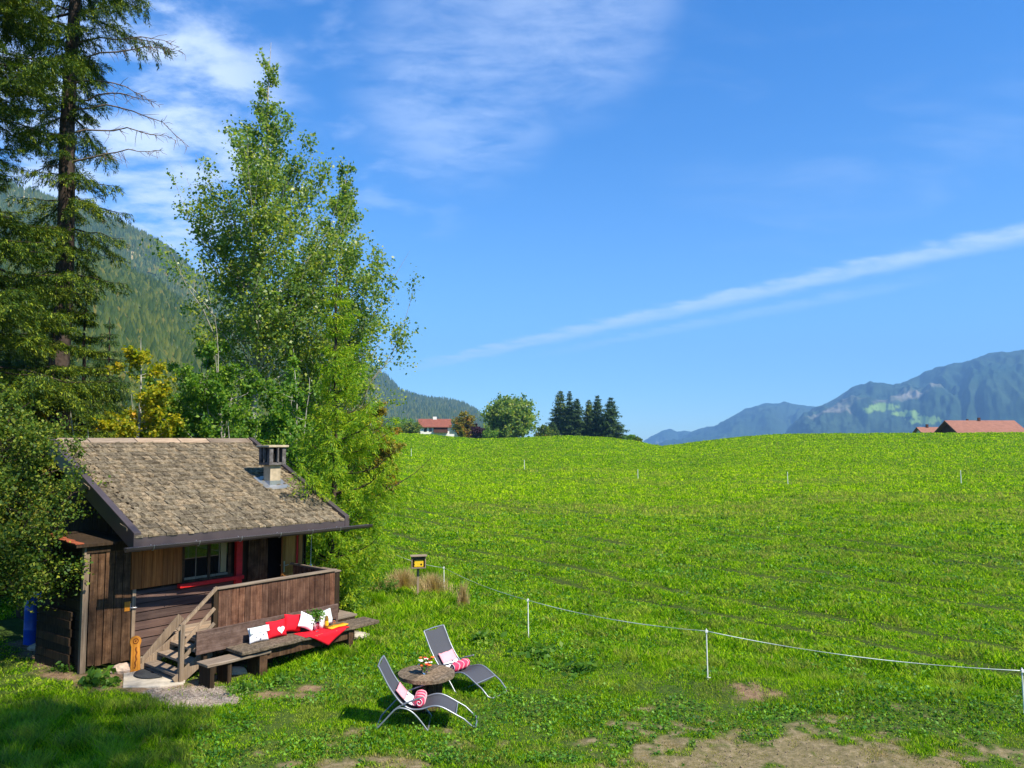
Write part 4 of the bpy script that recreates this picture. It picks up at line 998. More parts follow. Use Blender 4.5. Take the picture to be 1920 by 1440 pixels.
# barge boards and fascia
def barge(A, B, uo, h0=-0.20, h1=0.07, w=0.13):
    mb = MB(); A = Vector(A); B = Vector(B)
    V = []
    for q in (A, B):
        V += [q + Vector((uo, 0, h1)), q + Vector((uo - w * (1 if uo < 0 else -1) * -1, 0, h1)), ]
    return mb
for (a, b, sgn) in ((roofP(0, -0.012), roofP(0, 1.0), -1), (roofP(1, -0.012), roofP(1, 1.0), 1)):
    mb = MB(); x0, x1 = (-0.035, 0.10) if sgn < 0 else (-0.085, 0.035)
    V = [a + Vector((x0, 0, -0.25)), a + Vector((x1, 0, -0.25)), a + Vector((x1, 0, 0.10)), a + Vector((x0, 0, 0.10)), b + Vector((x0, 0, -0.25)), b + Vector((x1, 0, -0.25)), b + Vector((x1, 0, 0.10)), b + Vector((x0, 0, 0.10))]
    mb.add(V, [(0, 1, 2, 3), (7, 6, 5, 4), (0, 4, 5, 1), (1, 5, 6, 2), (2, 6, 7, 3), (3, 7, 4, 0)])
    mb.build('barge_board', M['barge'], roof, 0.006)
mb = MB(); a = roofP(0.01, 0.0, -0.085); b = roofP(0.99, 0.0, -0.085)
nn = Vector((0, -0.02, 0)); V = [a, b, b + Vector((0, -0.03, 0)), a + Vector((0, -0.03, 0))]; V += [q - Vector((0, 0, 0.17)) for q in V]
V = [q + Vector((0, -0.012, 0.075)) for q in V]
mb.add(V, [(0, 1, 2, 3), (7, 6, 5, 4), (0, 4, 5, 1), (1, 5, 6, 2), (2, 6, 7, 3), (3, 7, 4, 0)])
mb.build('fascia_board', M['barge'], roof)
# gutter: open half round
ga = P(-0.62, 1.03, 2.335); gb_ = P(4.62, 1.55, 2.365)
mb = MB(); dirv = (gb_ - ga).normalized(); sd = dirv.cross(Vector((0, 0, 1))).normalized(); prof = []
nseg = 10; V = []; Fs = []
for e, q in enumerate((ga, gb_)):
    for k in range(nseg + 1):
        th = math.pi + math.pi * k / nseg
        V.append(q + sd * 0.078 * math.cos(th) + Vector((0, 0, 0.078 * math.sin(th))))
    for k in range(nseg + 1):
        th = 2 * math.pi - math.pi * k / nseg
        V.append(q + sd * 0.070 * math.cos(th) + Vector((0, 0, 0.070 * math.sin(th))))
m_ = 2 * (nseg + 1)
for k in range(m_): Fs.append((k, (k + 1) % m_, m_ + (k + 1) % m_, m_ + k))
mb.add(V, Fs, False); mb.tube([ga + sd * 0.078, gb_ + sd * 0.078], 0.008, 6)
mb.add([V[k] for k in range(nseg + 1)], [tuple(range(nseg + 1))]); mb.add([V[m_ + k] for k in range(nseg + 1)], [tuple(range(nseg + 1))[::-1]])
gut = mb.build('gutter', M['gutter'], hut)
for k in range(6):
    q = ga.lerp(gb_, (0.09, 0.25, 0.41, 0.57, 0.71, 0.84)[k]); mb = MB()
    mb.tube([q + sd * 0.088 * math.cos(t) + Vector((0, 0, 0.088 * math.sin(t))) for t in np.linspace(math.pi * 0.95, 2.08 * math.pi, 9)] , 0.007, 6)
    mb.build('bracket', M['zinc'], gut)
# chimney
cx, cv = 3.36, -0.50
def roof_surf(u, v):
    s = (u - E1.x) / (E2.x - E1.x); a = E1.lerp(E2, s); b = R1.lerp(R2, s); t = (v - a.y) / (b.y - a.y); return a.z + (b.z - a.z) * t
zb = roof_surf(cx, cv); ch = MB(); w = 0.140
ch.box(cx - w, cx + w, -cv - w, -cv + w, zb - 0.2, zb + 0.46); chim = ch.build('chimney', M['plaster'], hut, 0.01)
fl = MB(); w = 0.147; fl.box(cx - w, cx + w, -cv - w, -cv + w, zb - 0.15, zb + 0.08)
for (a0, a1, b0, b1) in ((cx - 0.3, cx + 0.3, -cv - 0.32, -cv + 0.3),):
    V = [Vector((x_, y_, roof_surf(x_, -y_) + 0.045)) for x_, y_ in ((a0, b0), (a1, b0), (a1, b1), (a0, b1))]; quadslab(fl, *V, 0.012)
fl.build('flashing', M['zinc'], chim)
cp = MB(); w = 0.22; z0 = zb + 0.44; z1 = zb + 0.85
cp.box(cx - w, cx + w, -cv - w, -cv + w, z0, z0 + 0.06)
for sx in (-1, 1):
    for sy in (-1, 1): cp.box(cx + sx * w - (0.10 if sx > 0 else 0), cx + sx * w + (0.10 if sx < 0 else 0), -cv + sy * w - (0.10 if sy > 0 else 0), -cv + sy * w + (0.10 if sy < 0 else 0), z0 + 0.06, z1 - 0.0)
for (ax, ay) in ((0, -1), (0, 1), (-1, 0), (1, 0)): cp.box(cx + ax * w - 0.02 - (0 if ax <= 0 else 0.03), cx + ax * w + 0.02 + (0.03 if ax < 0 else 0), -cv + ay * w - 0.02 - (0.03 if ay > 0 else 0), -cv + ay * w + 0.02 + (0.03 if ay < 0 else 0), z0 + 0.06, z1)
cap = cp.build('chimney_cap', M['fibre'], chim, 0.006)
cc = MB(); w = 0.12; cc.box(cx - w, cx + w, -cv - w, -cv + w, z0 + 0.061, z1 - 0.002); cc.build('flue', M['black'], cap)
cs = MB(); w = 0.265; cs.box(cx - w, cx + w, -cv - w, -cv + w, z1, z1 + 0.05); cs.build('cover_slab', M['plaster'], cap, 0.008)
# window with frame, panes, sill, shutter
fr = MB(); wu0, wu1, wz0, wz1 = 1.00, 2.10, 1.43, 2.20
fr.box(wu0, wu1, -0.085, -0.024, wz0 - 0.06, wz0); fr.box(wu0, wu1, -0.085, -0.024, wz1, wz1 + 0.06)
fr.box(wu0 - 0.05, wu0, -0.085, -0.024, wz0 - 0.06, wz1 + 0.06); fr.box(1.505, 1.56, -0.08, -0.024, wz0, wz1); fr.box(1.97, 2.03, -0.085, -0.024, wz0 - 0.06, wz1 + 0.06)
win = fr.build('window', M['post_wood'], hut, 0.004)
pn = MB(); pn.box(wu0, 1.505, -0.055, -0.030, wz0, wz1); pn.box(1.56, 1.97, -0.055, -0.030, wz0, wz1); pn.build('pane', M['pane'], win)
gm = MB()
for uu in (1.25, 1.77): gm.box(uu - 0.010, uu + 0.010, -0.062, -0.056, wz0, wz1)
gm.box(wu0, 1.97, -0.0625, -0.0565, wz0, wz0 + 0.05)
gm.build('glazing_bar', M['grey_wood_z'], win)
cu = MB(); cu.box(1.80, 1.93, -0.0605, -0.056, wz0 + 0.06, wz1); cu.build('curtain', M['straw'], win)
rd = MB(); rd.box(0.88, 2.30, -0.16, -0.03, 1.300, 1.378); rd.box(2.13, 2.27, -0.13, -0.036, 1.10, 2.42); rd.build('red_trim', M['red'], hut, 0.004)
st = MB()
for k in range(5): st.box(-0.06 + k * 0.205, -0.06 + k * 0.205 + 0.20, -0.075 - 0.003 * (k % 2), -0.037, 1.40, 2.42)
st.build('shutter', M['shutter'], hut, 0.003)
# entrance door at the right end of the porch
dk = MB(); dk.box(2.97, 3.66, -0.03, -0.004, 0.55, 2.5); dk.build('doorway', M['black'], hut)
dr_ = MB(); a, b = P(3.66, 0.06, 0.57), P(3.10, 0.36, 0.57)
dd = (b - a).normalized(); nn = Vector((-dd.y, dd.x, 0))
def doorbox(mb, s0, s1, z0, z1, n0, n1):
    V = [a + dd * s + nn * n_ + Vector((0, 0, z)) for z in (z0, z1) for n_ in (n0, n1) for s in (s0, s1)]
    mb.add(V, [(0, 2, 3, 1), (4, 5, 7, 6), (0, 1, 5, 4), (2, 6, 7, 3), (0, 4, 6, 2), (1, 3, 7, 5)])
doorbox(dr_, 0, 0.64, 0, 1.85, -0.02, 0.02)
door = dr_.build('door', M['door_wood'], hut, 0.003)
for zz0, zz1 in ((0.12, 0.72), (0.86, 1.72)):
    q_ = MB(); doorbox(q_, 0.10, 0.54, zz0, zz1, -0.028, 0.028); q_.build('door_panel', M['post_varnish'], door, 0.006)
hd = MB(); doorbox(hd, 0.56, 0.60, 0.78, 1.02, -0.035, 0.035); 
q0 = a + dd * 0.58 + Vector((0, 0, 0.93)); hd.tube([q0 + nn * 0.03, q0 + nn * 0.07, q0 + nn * 0.07 - dd * 0.11], 0.009, 6); hd.tube([q0 - nn * 0.03, q0 - nn * 0.07, q0 - nn * 0.07 - dd * 0.11], 0.009, 6)
hd.build('door_handle', M['zinc'], door)
dp = MB(); dp.box(3.70, 3.80, -0.12, -0.02, 0.5, 2.5); dp.build('door_post', M['post_varnish'], hut, 0.004)
dj = MB(); dj.box(3.66, 3.70, -0.10, -0.02, 0.55, 2.5); dj.build('door_jamb', M['red'], hut)
# shed annex: plank door and corner posts left of the hut wall
an = MB()
edges = [-0.80, -0.66, -0.53, -0.36, -0.20, -0.02]
for i in range(5):
    an.box(edges[i] + 0.006, edges[i + 1] - 0.006, -0.03 - rnd.uniform(0, 0.012), 0.0, 0.08 + rnd.uniform(-.03, .04), 2.30)
annex_door = an.build('plank_door', M['post_wood'], hut, 0.003)
hh = MB(); hh.tube([P(-0.05, 0.03, 1.06), P(-0.05, 0.09, 1.06), P(0.06, 0.09, 1.05)], 0.012, 6); hh.box(-0.08, -0.03, -0.042, -0.030, 1.00, 1.14); hh.build('door_handle', M['zinc'], annex_door)
cpb = MB(); cpb.box(-0.92, -0.82, -0.05, 0.05, 0.0, 2.32); cpb.box(-0.015, 0.055, -0.055, -0.0, 0.05, 1.40); cpb.build('corner_post', M['grey_wood_z'], hut, 0.006)
lp = MB(); lp.box(-0.155, -0.045, -0.048, -0.044, 1.0, 1.18); lp.build('latch_plate', M['orange_wood'], hut)
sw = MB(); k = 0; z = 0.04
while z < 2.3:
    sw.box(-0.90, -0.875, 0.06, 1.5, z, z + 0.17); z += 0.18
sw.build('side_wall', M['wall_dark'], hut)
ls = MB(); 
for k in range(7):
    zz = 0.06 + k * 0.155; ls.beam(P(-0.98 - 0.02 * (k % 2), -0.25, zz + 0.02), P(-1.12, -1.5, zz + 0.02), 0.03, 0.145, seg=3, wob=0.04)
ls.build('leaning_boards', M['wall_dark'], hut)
at_ = MB(); quadslab(at_, P(-1.1, 0.15, 2.36), P(-0.1, 0.15, 2.36), P(-0.1, -1.6, 2.43), P(-1.1, -1.6, 2.43), 0.05); at_.build('annex_roof', M['wall_dark'], hut)
tl = MB()
for k in range(5): tl.box(-1.12, -0.97, 0.10 + k * 0.4 - 0.25, 0.10 + k * 0.4 + 0.13, 2.372 + k * 0.0195, 2.392 + k * 0.0195)
tl.build('tile_edge', M['tile'], hut)
hbm = MB(); hbm.beam(P(-0.88, 0.03, 2.26), P(-0.02, 0.03, 2.26), 0.07, 0.16, seg=2); hbm.build('head_beam', M['wall_dark'], hut)
# foundation
fd = MB(); fd.box(0.06, 3.9, -0.015, 0.3, -0.1, 0.10); fd.build('foundation', M['concrete'], hut)
# porch: deck, railing, stairs
dkb = MB(); v_ = 0.05
while v_ < 1.93:
    dkb.box(0.62, 3.95, -(v_ + 0.128), -v_, 0.49, 0.53); v_ += 0.135
deck = dkb.build('porch_floor', M['grey_wood'], hut)
js = MB(); js.beam(P(0.62, 1.88, 0.42), P(3.9, 1.88, 0.42), 0.08, 0.14); js.beam(P(0.66, 0.1, 0.42), P(0.66, 1.85, 0.42), 0.08, 0.14)
for uu in (0.7, 1.9, 3.1, 3.85):
    js.box(uu - 0.05, uu + 0.05, -1.92, -1.82, -0.05, 0.40)
js.build('porch_frame', M['wall_dark'], hut)
rl = MB(); u_ = 0.70
while u_ < 3.30:
    w = rnd.uniform(0.115, 0.16); w = min(w, 3.33 - u_)
    rl.box(u_, u_ + w - 0.006, -1.945 - rnd.uniform(0, 0.006), -1.92, 0.36 + rnd.uniform(0, .02), 1.525); u_ += w
for k in range(13):
    v0 = 0.5 + k * 0.108
    rl.box(3.295, 3.32, -(v0 + 0.10), -v0, 0.45, 1.50)
rail = rl.build('porch_railing', M['rail_wood'], hut)
hr = MB(); hr.beam(P(0.62, 1.93, 1.545), P(3.36, 1.93, 1.545), 0.11, 0.04, seg=4, wob=0.05); hr.beam(P(3.31, 0.4, 1.525), P(3.31, 1.86, 1.525), 0.08, 0.04); hr.build('handrail', M['grey_wood'], rail, 0.006)
rp = MB(); rp.box(0.60, 0.685, -1.955, -1.87, 0.0, 1.52); rp.build('porch_post', M['wall_dark'], hut)
st_ = MB()
stair = MB(); stair.beam(P(-0.10, 0.66, 0.10), P(0.66, 0.66, 0.86), 0.035, 0.16, seg=2, wob=.03)
stair.beam(P(-0.08, 1.93, 0.02), P(0.66, 1.93, 0.50), 0.04, 0.20); stair.beam(P(-0.10, 0.70, 0.02), P(0.64, 0.70, 0.50), 0.04, 0.20); stair.box(-0.16, -0.09, -0.70, -0.63, 0, 0.24)
stairs = stair.build('staircase', M['grey_wood_z'], hut, 0.004)
tr = MB()
for k in range(3):
    uu = -0.06 + 0.24 * k; z = 0.15 + 0.145 * k; tr.box(uu, uu + 0.25, -1.90, -0.72, z - 0.045, z)
tr.build('tread', M['grey_wood'], stairs, 0.004)
nr = MB(); nr.box(-0.035, 0.045, -1.995, -1.915, -0.05, 1.02)
nr.beam(P(-0.08, 1.955, 0.93), P(0.66, 1.955, 1.57), 0.06, 0.05); nr.beam(P(0.02, 1.955, 0.66), P(0.62, 1.955, 1.20), 0.035, 0.06); nr.beam(P(0.02, 1.955, 0.40), P(0.62, 1.955, 0.93), 0.035, 0.06)
nr.build('stair_rail', M['grey_wood_z'], stairs, 0.004)
# items on the porch
bx = thing('storage_box', 'dark box with a pale lid at the far end of the porch', 'box', hut_world(3.55, 1.25, 0.53), ROT)
q = MB(); q.box(-0.22, 0.22, -0.3, 0.3, 0, 0.88); q.build('body', M['wall_dark'], bx, 0.01); q = MB(); q.box(-0.24, 0.24, -0.32, 0.32, 0.88, 0.915); q.build('lid', M['grey_wood'], bx, 0.006)
wc = thing('wind_chime', 'small pale blue wind chime on a string under the gutter', 'wind chime', hut_world(3.87, 0.35, 2.0), ROT)
q = MB(); q.tube([(0, 0, 0.40), (0.01, 0, 0.1), (0, 0, -0.55)], 0.006, 5); q.build('cord', M['post_white'], wc)
q = MB(); q.lathe([(0.0, -0.55), (0.025, -0.56), (0.035, -0.66), (0.055, -0.72), (0.0, -0.71)], 12); q.build('bell', M['pale_fab'], wc)
q = MB(); q.tube([(0, 0, 0.38), (0.0, 0.0, 0.40), (0.0, 0.25, 0.47)], 0.004, 5); q.build('hook', M['zinc'], wc)

# concrete slab, mat, stones, carved board
def flat_poly(name, pts, z0, z1, mat, bevel=0.01):
    q = MB(); n = len(pts); V = [(x, y, z0) for x, y in pts] + [(x, y, z1) for x, y in pts]
    q.add(V, [tuple(range(n))[::-1], tuple(range(n, 2 * n))] + [(i, (i + 1) % n, n + (i + 1) % n, n + i) for i in range(n)]); return q.build(name, mat, None, bevel)
def ccw(p):
    a = sum(p[i][0] * p[(i + 1) % len(p)][1] - p[(i + 1) % len(p)][0] * p[i][1] for i in range(len(p))); return p if a > 0 else p[::-1]
o = flat_poly('concrete_slab', ccw(gpoly([(230, 1292), (232, 1262), (262, 1240), (352, 1258), (346, 1284), (300, 1290)])), -0.08, 0.035, M['concrete']); tag(o, kind='structure')
dm = thing('door_mat', 'dark half round rubber mat in front of the porch stairs', 'mat', (*at_z(287, 1267)[:2], 0.037), ROT)
q = MB(); n = 26
V = [(-0.02, 0.33 * 1, 0), (-0.02, -0.33, 0)]
arc = [(-0.30 * math.sin(math.pi * k / n) , 0.34 * math.cos(math.pi * k / n)) for k in range(n + 1)]
V = [(x, y, 0) for x, y in arc] + [(x, y, 0.022) for x, y in arc]; m_ = len(arc)
q.add(V, [tuple(range(m_)), tuple(range(m_, 2 * m_))[::-1]] + [(i, m_ + i, m_ + (i + 1) % m_, (i + 1) % m_) for i in range(m_)])
q.build('rubber_pad', M['mat'], dm); q = MB(); q.tube([(x, y, 0.020) for x, y in arc], 0.012, 5, closed=True); q.build('rim', M['mat'], dm)
def rock(name, label, loc, s, seed, mat, parent=None, cat='stone'):
    rng = np.random.default_rng(seed); q = MB(); n, m = 12, 9; V = []; Fs = []
    for i in range(m + 1):
        for k in range(n):
            ph = math.pi * i / m; th = 2 * math.pi * k / n; d = Vector((math.sin(ph) * math.cos(th), math.sin(ph) * math.sin(th), math.cos(ph)))
            rr = 0.72 + 0.5 * float(fbm(np.array([d.x * 1.7 + seed]), np.array([d.y * 1.7 + d.z * 2.3]), seed, 3)[0]); V.append((d.x * s[0] * rr, d.y * s[1] * rr, d.z * s[2] * rr))
    for i in range(m):
        for k in range(n): Fs.append((i * n + k, (i + 1) * n + k, (i + 1) * n + (k + 1) % n, i * n + (k + 1) % n))
    q.add(V, Fs, False); o = q.build(name, mat); o.location = loc; tag(o, label, cat); return o
rock('stone', 'pinkish stone below the plank door, left of the carved board', (*at_z(228, 1262)[:2], 0.05), (0.20, 0.16, 0.13), 3, M['stone'])
rock('stone', 'rounded boulder beside the blue drum at far left', (*at_z(72, 1218)[:2], 0.03), (0.22, 0.16, 0.12), 5, M['stone'])
rock('stone', 'pale flat stone right of the bench end', (*at_z(672, 1192)[:2], 0.0), (0.32, 0.28, 0.06), 6, M['concrete'])
rock('stone', 'flat stone under the left part of the bench', (*at_z(440, 1262)[:2], 0.02), (0.25, 0.12, 0.10), 8, M['stone'])

cb_ = thing('carved_board', 'orange carved wooden board with a round top leaning beside the plank door', 'sign', (*at_z(253, 1262)[:2], 0.035), ROT - 0.25)
q = MB(); pts = [(-0.085, 0), (0.085, 0), (0.075, 0.44)] + [(0.10 * math.cos(t), 0.53 + 0.10 * math.sin(t)) for t in np.linspace(-0.5, math.pi + 0.5, 14)] + [(-0.075, 0.44)]
V = [(x, -0.022, z) for x, z in pts] + [(x, 0.022, z) for x, z in pts]; n = len(pts)
q.add(V, [tuple(range(n)), tuple(range(n, 2 * n))[::-1]] + [(i, n + i, n + (i + 1) % n, (i + 1) % n) for i in range(n)]); q.build('board', M['orange_wood'], cb_, 0.004)
q = MB()
def strokes(mb, segs, y=-0.0245, r=0.010):
    for s_ in segs: mb.tube([(x, y, z) for x, z in s_], r, 5)
strokes(q, [[(-0.02, 0.06), (0.0, 0.10), (-0.01, 0.16), (0.015, 0.21), (0.0, 0.27), (0.02, 0.33), (0.0, 0.39), (0.01, 0.43)]], r=0.013)
q.build('carved_groove', M['engrave'], cb_); q = MB()
q.tube([(0.045 * math.cos(t), -0.0245, 0.54 + 0.045 * math.sin(t)) for t in np.linspace(0, 2 * math.pi, 14)], 0.008, 5); q.ball((0, -0.022, 0.54), 0.018, 1, 0.4, 1)
q.build('carved_ring', M['engrave'], cb_)
cb_.rotation_euler = (R(-4), 0, ROT - 0.15)

# blue drum
bd = thing('blue_drum', 'tall narrow blue plastic drum in the shade left of the hut', 'drum', (*at_z(58, 1208)[:2], 0.0))
q = MB(); q.lathe([(0.0, 0), (0.13, 0.0), (0.145, 0.02), (0.145, 0.30), (0.152, 0.32), (0.145, 0.34), (0.145, 0.70), (0.152, 0.72), (0.145, 0.74), (0.145, 1.06), (0.12, 1.10), (0.0, 1.11)], 24); q.build('body', M['blue'], bd)
q = MB(); q.lathe([(0.0, 1.115), (0.05, 1.112), (0.155, 1.10), (0.158, 1.065), (0.147, 1.062)], 24); q.build('lid', M['blue'], bd)

# ------------------------------------------------------------------ bench
bench = thing('wooden_bench', 'long rustic bench with thick mossy seat plank in front of the porch', 'bench', hut_world(0, 0, 0), ROT)
def plank(mb, u0, u1, v0, v1, z0, z1, seg=14, wob=0.02, seed=1, skew=(0, 0)):
    r_ = random.Random(seed); V = []; Fs = []
    for i in range(seg + 1):
        t = i / seg; u_ = u0 + (u1 - u0) * t; a0 = v0 + r_.uniform(-wob, wob) + skew[0] * t; a1 = v1 + r_.uniform(-wob, wob) + skew[0] * t; dz = r_.uniform(-wob, wob) * 0.2
        V += [P(u_, a0, z0 + dz), P(u_, a1, z0 + dz), P(u_, a1, z1 + dz), P(u_, a0, z1 + dz)]
    for i in range(seg):
        for k in range(4): Fs.append((4 * i + k, 4 * i + (k + 1) % 4, 4 * i + 4 + (k + 1) % 4, 4 * i + 4 + k))
    Fs += [(0, 3, 2, 1), tuple(4 * seg + k for k in (0, 1, 2, 3))]; mb.add(V, Fs)
q = MB(); plank(q, 0.72, 3.90, 2.20, 2.74, 0.455, 0.52, 20, 0.018, 3); q.build('seat', M['seat_wood'], bench, 0.012)
q = MB(); plank(q, 0.10, 1.35, 2.32, 2.70, 0.37, 0.42, 8, 0.012, 4); q.build('lower_plank', M['grey_wood'], bench, 0.01)
q = MB(); plank(q, 0.18, 3.28, 2.10, 2.15, 0.47, 0.88, 16, 0.006, 5); q.build('backrest', M['bench_wood'], bench, 0.012)
for (u0, u1) in ((1.12, 1.28), (3.14, 3.26)):
    q = MB(); q.box(u0, u1, -2.68, -2.26, -0.06, 0.455); q.build('leg', M['post_wood'], bench, 0.01)
q = MB(); plank(q, 1.285, 3.135, 2.60, 2.64, 0.26, 0.44, 8, 0.006, 6); q.build('apron', M['post_wood'], bench, 0.006)
q = MB(); q.box(0.16, 0.24, -2.68, -2.30, -0.05, 0.37); q.box(0.5, 0.58, -2.66, -2.30, -0.05, 0.37); q.build('block', M['wall_dark'], bench, 0.01)
for uu in (0.35, 1.7, 3.0):
    q = MB(); q.box(uu, uu + 0.07, -2.095, -2.03, -0.05, 0.82); q.build('back_post', M['wall_dark'], bench)

# cushions and picnic things -----------------------------------------------------------
def pillow_mesh(w, h, t, n=12, seed=0, pinch=0.08):
    r_ = random.Random(seed); V = []; Fs = []
    for side in (1, -1):
        for i in range(n + 1):
            for j in range(n + 1):
                a, b = i / n * 2 - 1, j / n * 2 - 1
                puff = (max(0, (1 - a ** 4)) * max(0, (1 - b ** 4))) ** 0.6
                sx = 1 - pinch * (1 - abs(b)) ** 1 * abs(a) ** 2 * (1 if abs(a) > 0.0 else 0); sz = 1 - pinch * (1 - abs(a)) * abs(b) ** 2
                V.append((a * w / 2 * sx, side * (t / 2 * puff + 0.004) + 0.006 * math.sin(a * 5 + seed) * puff, b * h / 2 * sz))
    N_ = (n + 1) ** 2
    for s in (0, 1):
        for i in range(n):
            for j in range(n):
                f = (s * N_ + i * (n + 1) + j, s * N_ + (i + 1) * (n + 1) + j, s * N_ + (i + 1) * (n + 1) + j + 1, s * N_ + i * (n + 1) + j + 1)
                Fs.append(f if s == 1 else f[::-1])
    bd = [i * (n + 1) for i in range(n + 1)] + [n * (n + 1) + j for j in range(1, n + 1)] + [i * (n + 1) + n for i in range(n - 1, -1, -1)] + [j for j in range(n - 1, 0, -1)]
    for k in range(len(bd)):
        a, b = bd[k], bd[(k + 1) % len(bd)]; Fs.append((a, b, N_ + b, N_ + a))
    return V, Fs
def cushion(name, label, u_, v_, z, w, h, t, mat, tilt=-14, roll=0, yaw=0, seed=0):
    o = thing(name, label, 'cushion', hut_world(u_, v_, z), ROT + yaw)
    o.rotation_mode = 'XYZ'
    q = MB(); V, Fs = pillow_mesh(w, h, t, 12, seed); Mx = Matrix.Rotation(R(tilt), 4, 'X') @ Matrix.Rotation(R(roll), 4, 'Y')
    V = [Mx @ Vector(p_) for p_ in V]; zmin = min(p_.z for p_ in V); V = [p_ - Vector((0, 0, zmin)) for p_ in V]
    q.add(V, Fs, True); q.build('cover', mat, o); return o, Mx, zmin, t
def cushion_mark(c, pts2, mat, name='motif'):
    o, Mx, zmin, t = c; q = MB(); n = len(pts2)
    V = [Mx @ Vector((x, -t / 2 - 0.016, z)) - Vector((0, 0, zmin)) for x, z in pts2] + [Mx @ Vector((x, -t / 2 + 0.012, z)) - Vector((0, 0, zmin)) for x, z in pts2]
    q.add(V, [tuple(range(n)), tuple(range(n, 2 * n))[::-1]] + [(i, n + i, n + (i + 1) % n, (i + 1) % n) for i in range(n)]); q.build(name, mat, o)
heart = [(0.075 * 16 * math.sin(t) ** 3 / 16, 0.075 * (13 * math.cos(t) - 5 * math.cos(2 * t) - 2 * math.cos(3 * t) - math.cos(4 * t)) / 16) for t in np.linspace(0, 2 * math.pi, 25)[:-1]]
# seat plane top is 0.52
c1 = cushion('cushion', 'pale cushion with faint grey print at the left end of the row', 1.30, 2.32, 0.525, 0.40, 0.28, 0.12, M['white_fab'], -18, 0, 0.0, 1)
q = MB(); V, Fs = pillow_mesh(0.44, 0.30, 0.10, 10, 2)
cushion_mark(c1, [(-0.20, 0.02), (0.20, 0.02), (0.20, 0.13), (-0.20, 0.13)], M['pale_fab'], 'band')
for i, (x, z) in enumerate([(-0.08, -0.05), (0.07, -0.03), (0.0, -0.09)]): cushion_mark(c1, [(x - .015, z), (x, z - .015), (x + .02, z), (x, z + .02)], M['grey_print'])
c2 = cushion('cushion', 'red cushion with a cream heart', 1.70, 2.30, 0.525, 0.42, 0.32, 0.14, M['red_fab'], -16, 0, 0, 3)
cushion_mark(c2, [(x + 0.05, z - 0.03) for x, z in heart], M['orange_fab'], 'heart'); 
for m_ in [o for o in bpy.data.objects if o.name.startswith('heart')]: m_.data.materials[0] = M['white_fab']
c3 = cushion('cushion', 'red cushion half hidden behind the white spotted one', 2.08, 2.27, 0.525, 0.38, 0.33, 0.12, M['red_fab'], -12, 10, 0, 4)
c4 = cushion('cushion', 'white spotted cushion standing on its corner', 2.32, 2.40, 0.525, 0.34, 0.30, 0.11, M['white_fab'], -20, 28, 0, 5)
for i, (x, z) in enumerate([(-0.08, 0.0), (0.0, 0.07), (0.08, -0.02), (0.0, -0.08), (-0.05, 0.09), (0.09, 0.08)]): cushion_mark(c4, [(x - .012, z), (x, z - .012), (x + .012, z), (x, z + .012)], M['grey_print'], 'spot')
c5 = cushion('cushion', 'pale cushion at the right, behind the bottle', 2.86, 2.27, 0.525, 0.33, 0.30, 0.11, M['pale_fab'], -14, -6, 0, 6)
# small red heart on white
# red cloth hanging in a point over the seat edge
cl = MB(); Vc = []; Fc = []; nu, nv = 26, 14
pts = []
for i in range(nu + 1):
    for j in range(nv + 1):
        a = i / nu; b = j / nv; uu = 2.05 + a * 1.05; 
        drop = max(0.0, 1 - abs((a - 0.50) / 0.42)) * 0.26        # pointed overhang
        back = 2.34; front = 2.752
        L_ = (front - back) + drop; s = b * L_
        if s <= front - back: pts.append(P(uu, back + s, 0.527 + 0.004 * math.sin(a * 22 + b * 5)))
        else: pts.append(P(uu + (0.5 - a) * 0.0, front + 0.012 + 0.008 * math.sin(a * 17), 0.527 - (s - (front - back))))
cl.add(pts, [(i * (nv + 1) + j, (i + 1) * (nv + 1) + j, (i + 1) * (nv + 1) + j + 1, i * (nv + 1) + j + 1) for i in range(nu) for j in range(nv)], True)
o = cl.build('tablecloth', M['red_fab']); o.location = (HC[0], HC[1], 0); o.rotation_euler = (0, 0, ROT); tag(o, 'red cloth spread on the bench seat with a point hanging over the edge', 'cloth')
sm_ = o.modifiers.new('thick', 'SOLIDIFY'); sm_.thickness = 0.006; sm_.offset = 1
q = MB(); q.add([P(u_, v_, 0.541 + 0.006 * math.sin(u_ * 20)) for u_ in np.linspace(2.72, 3.18, 9) for v_ in (2.46 - (u_ - 2.72) * 0.1, 2.66 - (u_ - 2.72) * 0.1)], [(2 * i, 2 * i + 1, 2 * i + 3, 2 * i + 2) for i in range(8)], True)
o = q.build('napkin', M['orange_fab']); o.location = (HC[0], HC[1], 0); o.rotation_euler = (0, 0, ROT); tag(o, 'orange napkin lying on the red cloth', 'napkin'); s_ = o.modifiers.new('thick', 'SOLIDIFY'); s_.thickness = 0.012; s_.offset = 1
# potted herb, bottle, glasses
hp = thing('herb_pot', 'white pot with a leafy green herb between the cushions', 'plant pot', hut_world(2.52, 2.38, 0.534), ROT)
q = MB(); q.lathe([(0, 0), (0.05, 0), (0.068, 0.13), (0.072, 0.14), (0.06, 0.14), (0.0, 0.125)], 20); q.build('pot', M['white_fab'], hp)
rg = np.random.default_rng(4); PP = rg.normal(0, 0.065, (260, 3)) * np.array([1.3, 1, 0.8]) + np.array([0, 0, 0.27]); V, Fq = leaf_quads(PP, 0.055, rg); link('foliage', fast_mesh('foliage', V, Fq, [M['weed']]), hp)
q = MB(); [q.tube([(0, 0, 0.12), (x_, y_, 0.26)], 0.004, 5) for x_, y_ in ((0.04, 0.02), (-0.05, 0.01), (0.0, -0.04), (0.02, 0.05))]; q.build('stem', M['weed'], hp)
pv = thing('white_vase', 'white jug right of the herb pot', 'vase', hut_world(2.66, 2.40, 0.534), ROT)
